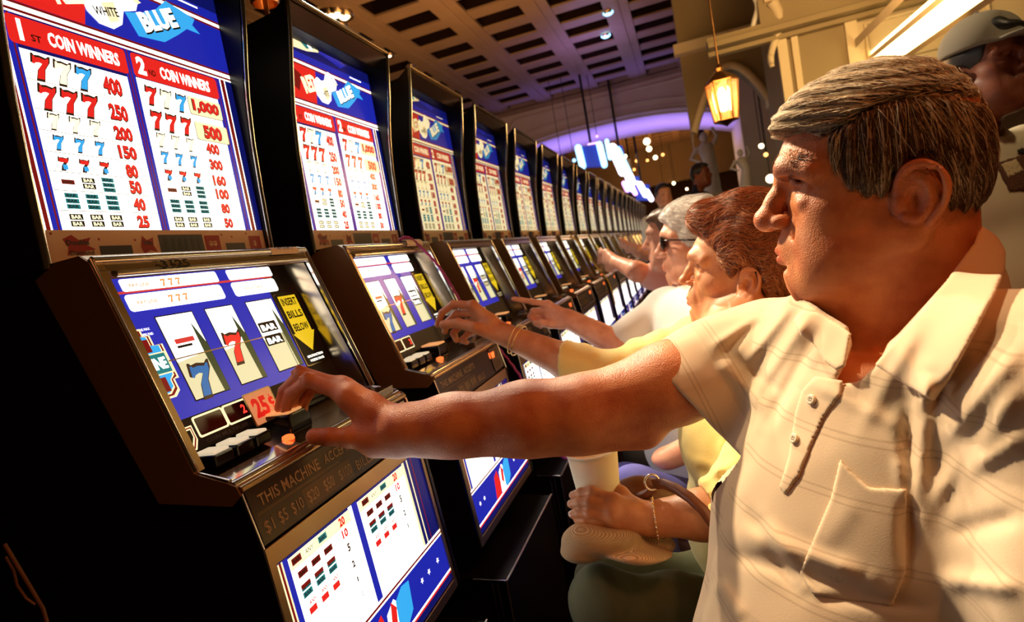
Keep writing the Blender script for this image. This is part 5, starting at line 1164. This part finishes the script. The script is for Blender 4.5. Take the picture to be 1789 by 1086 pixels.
# brown leather purse behind the hand
LEA = noisy('brown_leather', [(0, (.10,.028,.012)), (1, (.24,.085,.035))], 14, rough=.34, bump=.3, bdist=.001); pc = at(1118, 868, 1.10)
pu = thing('handbag', 'brown leather handbag with ring and strap between the woman in yellow and the cup', 'bag', tuple(pc)); A = Field(); A.ell(pc, (.060,.040,.036), .01); A.cap(pc+V3(-.05,0,-.015), pc+V3(.07,.01,-.03), .028, .034, .03); A.add(lambda p: .003*bump3(p, 70, 51), pc-.2, pc+.2, .001, 'd')
v_, f_2 = A.mesh(.004); np_mesh('bag_body', v_-pc, f_2, LEA, pu)
def band(pts, w, th, m, nrm):
    b = MB(); P__ = [Vector(p) for p in pts]; n = len(P__); v = []
    for i, p in enumerate(P__):
        t = (P__[min(i+1, n-1)]-P__[max(i-1, 0)]).normalized(); nn = Vector(nrm); nn = (nn - t*nn.dot(t)).normalized(); s = t.cross(nn)
        v += [p+s*w/2, p+s*w*.5-nn*th, p-s*w/2-nn*th, p-s*w/2]
    f = [(i*4+j, i*4+(j+1) % 4, i*4+4+(j+1) % 4, i*4+4+j) for i in range(n-1) for j in range(4)] + [(0,1,2,3), (n*4-1, n*4-2, n*4-3, n*4-4)]
    return b.add(v, f, m, True)
sp_ = [(1140,846,1.00),(1158,845,.985),(1180,853,.965),(1204,868,.945),(1228,890,.93),(1248,917,.92),(1262,948,.915),(1268,980,.92)]
b = band([at(*q)-pc for q in sp_], .017, .003, LEA, RW@V3(0,0,-1)); b.build('strap', pu)
b = MB(); rc = at(1139, 842, 1.0)-pc; b.tube([tuple(rc + RW@V3(math.cos(k*math.pi/12)*.012, math.sin(k*math.pi/12)*.013, 0)) for k in range(24)], .0022, SIL, 8, closed=True); b.build('ring', pu)
b = MB(); b.tube([at(1139,855,1.0)-pc, at(1132,862,1.02)-pc, at(1118,866,1.06)-pc], .008, LEA, 8); b.build('strap_tab', pu)

# ---------------------------------------------------------------- white-haired man at the third machine
SKP = skin_mat('skin_pink', (.84,.42,.28), (.70,.28,.17), .42, .2)
m3 = thing('person', 'white-haired man in a white shirt and blue trousers with dark sunglasses', 'person', (.15, 1.8, 0))
H3_ = Frame(at(1222, 398, 1.74), math.radians(6), 0, sc=.97)
R3, L3 = at(1165, 540, 1.92), at(1262, 560, 1.58); E3, W3 = at(1085, 604, 1.82), at(992, 556, 1.86)
A = Field(); add_head(A, H3_, 'elder'); A.cap(H3_.w(-.02,0,-.08), H3_.w(-.03,0,-.22), .054, .06, .03)
A.cap(R3, E3, .05, .045, .03); A.cap(E3, W3, .045, .031, .02)
hand(A, W3, [at(957,531,1.87), at(955,540,1.88), at(956,548,1.88), at(960,556,1.88)], [at(930,527,1.87), at(932,543,1.89), at(936,553,1.90), at(943,561,1.89)], [at(912,524,1.87), at(926,553,1.90), at(932,560,1.90), at(940,568,1.89)], [at(897,522,1.87), at(932,560,1.89), at(938,566,1.89), at(945,571,1.88)], [at(980,566,1.86), at(962,566,1.86), at(947,564,1.86), at(936,564,1.87)], r=.0095, palm=.0155)
T3b = at(1165, 800, 1.58); A.cap(L3, at(1262,760,1.5), .045, .042, .02); A.cap(at(1262,760,1.5), T3b, .04, .03, .02); A.ell(T3b, (.04,.03,.02), .02)
v_, f_2 = A.mesh(.0034); loc_parent(np_mesh('body', v_, f_2, SKP, attrs={'tint': ('FLOAT_COLOR', head_tint(v_, H3_, 'elder', (1.05,1.1,1.1)))}), m3)
WHH = hair_mat('hair_white', (.86,.80,.74), (.96,.93,.90)); W2H = hair_mat('hair_white_shade', (.45,.40,.36), (.60,.55,.50))
A = hair_shape(H3_); A.add(lambda p: hregion(p, H3_, [(.12,.05),(.098,.036),(.082,.020),(.070,.0),(.055,-.03),(.040,-.055),(.010,-.050),(.002,-.032),(-.02,-.018),(-.038,-.03),(-.044,-.09),(-.13,-.11),(-.13,.15),(.14,.15)]), H3_.o-.2, H3_.o+.2, .01, 'i')
A.add(lambda p: .002*bump3(p, 120, 61), H3_.o-.2, H3_.o+.2, .001, 'd'); v3, f3 = A.mesh(.004); loc_parent(np_mesh('hair', v3, f3, WHH), m3)
s3 = grow(2500, 62, lambda q: q[:, 1] > -.06, 6, .008, .006, [WHH, W2H], [.75, .25], .0006, jit=.3, fr=H3_, surf=A, verts=v3, flow=lambda p: np.tile(H3_.M @ V3(-.7,.2,-.2), (len(p), 1)), owner=m3); s3.name = 'brushed_hair'
gl = mat('dark_lens', (.01,.01,.012), .08); b = MB()
for s in (1, -1):
    b.ell(H3_.w(.110,.034*s,-.026), (.007,.026,.022), gl, 16, Matrix(H3_.M.tolist()).to_3x3()); b.tube([H3_.w(.108,.052*s,-.018), H3_.w(.08,.074*s,-.02), H3_.w(-.005,.082*s,-.035)], .0022, gl, 8)
b.tube([H3_.w(.113,.012,-.022), H3_.w(.116,0,-.019), H3_.w(.113,-.012,-.022)], .002, gl, 8); loc_parent(b.build('sunglasses'), m3)
WSH = noisy('white_shirt_cloth', [(0, (.82,.80,.74)), (1, (.92,.90,.85))], 8, rough=.85, bump=.3, bscale=300)
A = Field(); c3 = (R3+L3)/2; M3 = WM_
A.ell(c3+V3(0,0,-.14), (.13,.19,.20), .05, M=M3); A.ell(c3+V3(-.03,0,-.38), (.17,.19,.20), .06, M=M3); A.cap(c3+V3(0,0,.02), R3, .06, .065, .05); A.cap(c3+V3(0,0,.02), L3, .06, .065, .05)
A.cap(R3, E3+(R3-E3)*.12, .068, .066, .03); A.cap(L3, L3+(at(1262,760,1.5)-L3)*.8, .066, .062, .03); A.cap(H3_.w(-.03,0,-.15), H3_.w(-.03,0,-.2), .064, .08, .03); A.cap(H3_.w(-.01,0,-.10), H3_.w(-.01,0,-.185), .058, .056, .006, 's')
A.add(lambda p: .004*bump3(p, 40, 63), c3-.5, c3+.5, .001, 'd'); v_, f_2 = A.mesh(.007); loc_parent(np_mesh('white_shirt', v_, f_2, WSH), m3)
BLU = noisy('blue_trousers', [(0, (.10,.10,.46)), (1, (.18,.18,.62))], 10, rough=.85); Q = Field(); h3 = c3+V3(.02,0,-.62); k3 = [at(1110,862,1.50), at(1095,850,1.8)]; Q.ell(h3, (.16,.17,.13), .05)
for s, k_ in zip((.09, -.09), k3): Q.cap(h3+M3@V3(0,s,.0), k_, .09, .068, .05); Q.chain([k_, k_+V3(.05,0,-.28), k_+V3(.08,0,-.36)], [.066,.055,.05], .03)
v_, f_2 = Q.mesh(.009); loc_parent(np_mesh('trousers', v_, f_2, BLU), m3); shoes([k_+V3(0,0,0) for k_ in k3], m3); stool(h3[0]+.03, h3[1], h3[2]-.145, 'stool under the white-haired man')

# ---------------------------------------------------------------- people further off
def figure(name_lab, hd, yaw, ht_, top_m, leg_m, hair_m, skin, sit=False, arm=None, cap_=None, h=.008, wid=1.0, arms=True):
    """a whole clothed person; hd = head centre, body hangs below it down to the floor"""
    t = thing('person', name_lab, 'person', (hd[0], hd[1], 0)); fr = Frame(hd, yaw, 0); A = Field(); add_head(A, fr, 'man'); F2, L2, U2 = fr.F, fr.L, V3(0,0,1)
    A.cap(fr.w(-.02,0,-.08), fr.w(-.03,0,-.20), .052, .055, .03); c = fr.w(-.04,0,-.28); Rr, Ll = c - L2*.19*wid, c + L2*.19*wid
    es = []
    for s, S_ in ((-1, Rr), (1, Ll)):
        if s == -1 and arm is not None: e, w_ = arm
        else: e = S_ + L2*s*.05 - U2*.28 - F2*.01; w_ = e - U2*.22 + F2*.10
        A.cap(S_, e, .048, .042, .02); A.cap(e, w_, .042, .029, .02); d2 = unit(w_-e); sd = unit(np.cross(d2, V3(0,1,.3)))
        mc = [w_ + d2*.085 + sd*(.03-.02*i) for i in range(4)]; hand(A, w_, mc, [m_+d2*.04 for m_ in mc], [m_+d2*.06-U2*.01 for m_ in mc], [m_+d2*.075-U2*.02 for m_ in mc], [w_+sd*.02, w_+d2*.035+sd*.045, w_+d2*.06+sd*.055, w_+d2*.08+sd*.055]); es.append((S_, e, w_))
    v, f = A.mesh(h); loc_parent(np_mesh('body', v, f, skin, attrs={'tint': ('FLOAT_COLOR', head_tint(v, fr))}), t)
    M2 = np.stack([F2, L2, U2], 1); A = Field(); A.ell(c-U2*.16, (.125,.19*wid,.21), .05, M=M2); A.ell(c-U2*.40+F2*.02, (.15,.18*wid,.20), .06, M=M2); A.cap(c, Rr, .06, .065, .05); A.cap(c, Ll, .06, .065, .05); A.cap(fr.w(-.03,0,-.16), c, .062, .08, .03)
    for S_, e, w_ in es: A.cap(S_, S_+(e-S_)*.75, .066, .060, .03)
    A.cap(fr.w(-.01,0,-.10), fr.w(.0,0,-.20), .058, .056, .006, 's'); A.add(lambda p: .003*bump3(p, 35, 71), c-.7, c+.4, .001, 'd')
    v, f = A.mesh(max(h, .006)); top = np_mesh('shirt', v, f, top_m, attrs={'cloth_v': ('FLOAT', v[:, 2])}); loc_parent(top, t)
    A = Field(); hp = c - U2*.62; A.ell(hp, (.15,.17*wid,.13), .05, M=M2); kk = []
    for s in (-1, 1):
        a = hp + L2*.09*s
        if sit: k_ = a + F2*.31; A.cap(a, k_, .085, .065, .04); A.cap(k_, V3(k_[0], k_[1], .10)+F2*-.03, .062, .048, .03); kk.append(V3(k_[0]-F2[0]*.03, k_[1]-F2[1]*.03, 0))
        else: A.cap(a, V3(a[0], a[1], .48), .085, .062, .04); A.cap(V3(a[0], a[1], .48), V3(a[0], a[1], .09), .06, .045, .03); kk.append(V3(a[0], a[1], 0))
    v, f = A.mesh(.010); loc_parent(np_mesh('trousers', v, f, leg_m), t)
    for g in kk:
        A = Field(); A.cap(g-F2*.03+U2*.045, g+F2*.14+U2*.035, .042, .036, .02); A.add(lambda p: .004-p[:, 2], g-.3, g+.3, .004, 'i'); v, f = A.mesh(.009); loc_parent(np_mesh('shoe', v, f, SHOE), t)
    if hair_m is not None:
        A = hair_shape(fr); A.add(lambda p: hregion(p, fr, HAIRLINE), fr.o-.2, fr.o+.2, .008, 'i'); A.add(lambda p: .002*bump3(p, 100, 72), fr.o-.2, fr.o+.2, .001, 'd'); v, f = A.mesh(max(h*.8, .004)); loc_parent(np_mesh('hair', v, f, hair_m), t)
    if sit: stool(hp[0], hp[1], hp[2]-.145, 'stool under the ' + name_lab.split(' sitting')[0])
    return t, fr, c
SKD = skin_mat('skin_deep', (.30,.085,.035), (.20,.05,.02), .45, .2)
TSH = mat('tee_shirt_cloth', (.74,.64,.46), .9); HBK = hair_mat('hair_black', (.008,.006,.005), (.02,.015,.012)); NAV = mat('navy_cloth', (.012,.016,.06), .85); GRY = mat('grey_cloth', (.10,.09,.08), .85); PNK = mat('pink_cloth', (.75,.42,.36), .85)
tp_, fc, cc2 = figure('standing person in a pale cap and cream tee shirt with dark print, right edge', at(1714, 100, 1.72), math.radians(238), 0, TSH, GRY, HBK, SKD, h=.0045)
# cap with brim
CAPM = noisy('cap_cloth', [(0, (.24,.20,.14)), (1, (.33,.28,.20))], 20, rough=.9); A = Field(); A.ell(fc.w(.0,0,.032), (.108,.090,.092), .01, M=fc.M); A.add(lambda p: -(fc.loc(p)[:, 2]-.020), fc.o-.2, fc.o+.3, .006, 'i'); A.ell(fc.w(.125,0,.022), (.070,.068,.006), .012, M=fc.M)
v_, f_2 = A.mesh(.004); cp = np_mesh('cap', v_, f_2, CAPM); loc_parent(cp, tp_)
b = MB(); b.ell(fc.w(0,0,.125), (.008,.008,.005), CAPM, 10); loc_parent(b.build('cap_button'), tp_)
# dark printed picture on the tee shirt
def tee(p): return d_ell(p, cc2-V3(0,0,.16), (.125,.19,.21), np.stack([fc.F, fc.L, V3(0,0,1)], 1))
A0 = Field(); M2 = np.stack([fc.F, fc.L, V3(0,0,1)], 1); A0.ell(cc2-V3(0,0,.16), (.125,.19,.21), .05, M=M2); A0.ell(cc2-V3(0,0,.40)+fc.F*.02, (.15,.18,.20), .06, M=M2)
PB = mat('tee_print_brown', (.12,.045,.02), .8); PK = mat('tee_print_black', (.012,.01,.01), .8); PC = mat('tee_print_cream', (.62,.48,.28), .8)
def decal(poly, m, off, th=.0022): o = patch(A0, poly, off, th, 'shirt_print', m, h=.004, lo=cc2-.55, hi=cc2+.35); loc_parent(o, tp_)
decal([(1738,192),(1760,182),(1789,184),(1830,190),(1840,260),(1800,275),(1745,262),(1730,238)], PB, .004)
decal([(1742,240),(1766,205),(1800,205),(1836,235),(1828,282),(1780,268)], PK, .006)
decal([(1762,238),(1784,214),(1812,222),(1818,250),(1790,262)], PC, .008)
decal([(1738,284),(1790,268),(1830,290),(1828,330),(1764,336)], PB, .004)
decal([(1746,286),(1776,276),(1790,298),(1762,312)], PC, .006)
figure('dark-haired person in a white top standing far down the aisle', at_y(1158, 336, 6.4), math.radians(250), 0, WSH, GRY, HBK, SKP, h=.02)
figure('person in navy standing beside the end of the arch', at_y(1221, 300, 6.9), math.radians(200), 0, NAV, NAV, HBK, SKD, h=.02)
a4 = at(1112, 474, 2.5), at(1078, 458, 2.62)
figure('person in a pink top sitting at the fourth machine, mostly hidden', at(1180, 398, 2.36), math.radians(8), 0, PNK, GRY, H2, SKP, sit=True, arm=a4, h=.012)
figure('person in a grey top sitting several machines down the row', at(1166, 398, 3.5), math.radians(8), 0, GRY, NAV, HBK, SKP, sit=True, arm=(at(1120,440,3.5), at(1098,430,3.7)), h=.016)
# cords clipped to two machines
PUR = mat('purple_cord', (.32,.02,.16), .45); YCO = mat('yellow_cord', (.55,.36,.06), .45)
def cord(pts, r_, m, lab, coil=0.0):
    P__ = [Vector(p) for p in pts]; out = []
    for i in range(len(P__)-1):
        for k in range(24):
            t = k/24; p0, p1, p2, p3 = P__[max(i-1, 0)], P__[i], P__[i+1], P__[min(i+2, len(P__)-1)]
            out.append(.5*((2*p1) + (p2-p0)*t + (2*p0-5*p1+4*p2-p3)*t*t + (3*p1-p0-3*p2+p3)*t**3))
    if coil: out = [p + Vector((coil*math.cos(i*1.6), 0, coil*math.sin(i*1.6))) for i, p in enumerate(out)]
    b = MB(); b.tube(out, r_, m, 8); return tag(b.build('card_cord'), lab, 'cord')
y2 = 1.185
cord([(-.757, y2+.31, EYE+.114), (-.738, y2+.345, EYE+.112), (-.700, y2+.415, EYE+.02), (-.655, y2+.448, EYE-.12), (-.60, y2+.47, EYE-.22), (-.53, y2+.50, EYE-.38), (-.50, y2+.50, EYE-.56), (-.40, y2+.42, EYE-.60), (-.30, y2+.30, EYE-.62)], .0042, PUR, 'purple card cord hanging over the right side of the second machine', .0012)
b = MB(); b.add([(-.7435+.012*math.cos(t), y, .100+EYE+.012*math.sin(t)) for y in (y2+.30, y2+.40) for t in ang], [(i, i+1, i+1+len(ang), i+len(ang)) for i in range(len(ang)-1)], tp, True)
tag(b.build('tape_strip'), 'strip of pale tape holding the purple cord on top of the second machine', 'tape')
y6 = .585+.6*5
cord([(-.745, y6+.36, EYE+.11), (-.70, y6+.42, EYE+.03), (-.63, y6+.45, EYE-.12), (-.56, y6+.47, EYE-.25), (-.54, y6+.48, EYE-.42)], .006, YCO, 'yellow card cord hanging down beside the sixth machine', .001)

# corner of a brown chair at the lower left
CHW = noisy('chair_wood', [(0, (.10,.04,.015)), (1, (.18,.08,.03))], 20, rough=.4)
a_, b2_ = at(8, 950, .62), at(75, 1062, .62); dn = unit(b2_-a_)
ch = thing('chair', 'brown wooden chair, only a slanting post and curved rail seen at bottom left', 'chair', (a_[0], a_[1], 0))
o_ = np.array(ch.location); foot = a_ + dn*((a_[2]-.0)/-dn[2]) if dn[2] < -.2 else b2_-V3(0,0,b2_[2])
b = MB(); b.tube([a_-o_, b2_-o_, V3(b2_[0]+.02, b2_[1], .50)-o_, V3(b2_[0]+.03, b2_[1], 0)-o_], .0020, CHW, 8); b.build('back_post', ch)
b = MB(); b.tube([at(10,972,.62)-o_, at(24,996,.62)-o_, at(30,1022,.62)-o_, at(46,1045,.62)-o_, at(62,1056,.62)-o_], .0014, CHW, 8); b.build('curved_rail', ch)
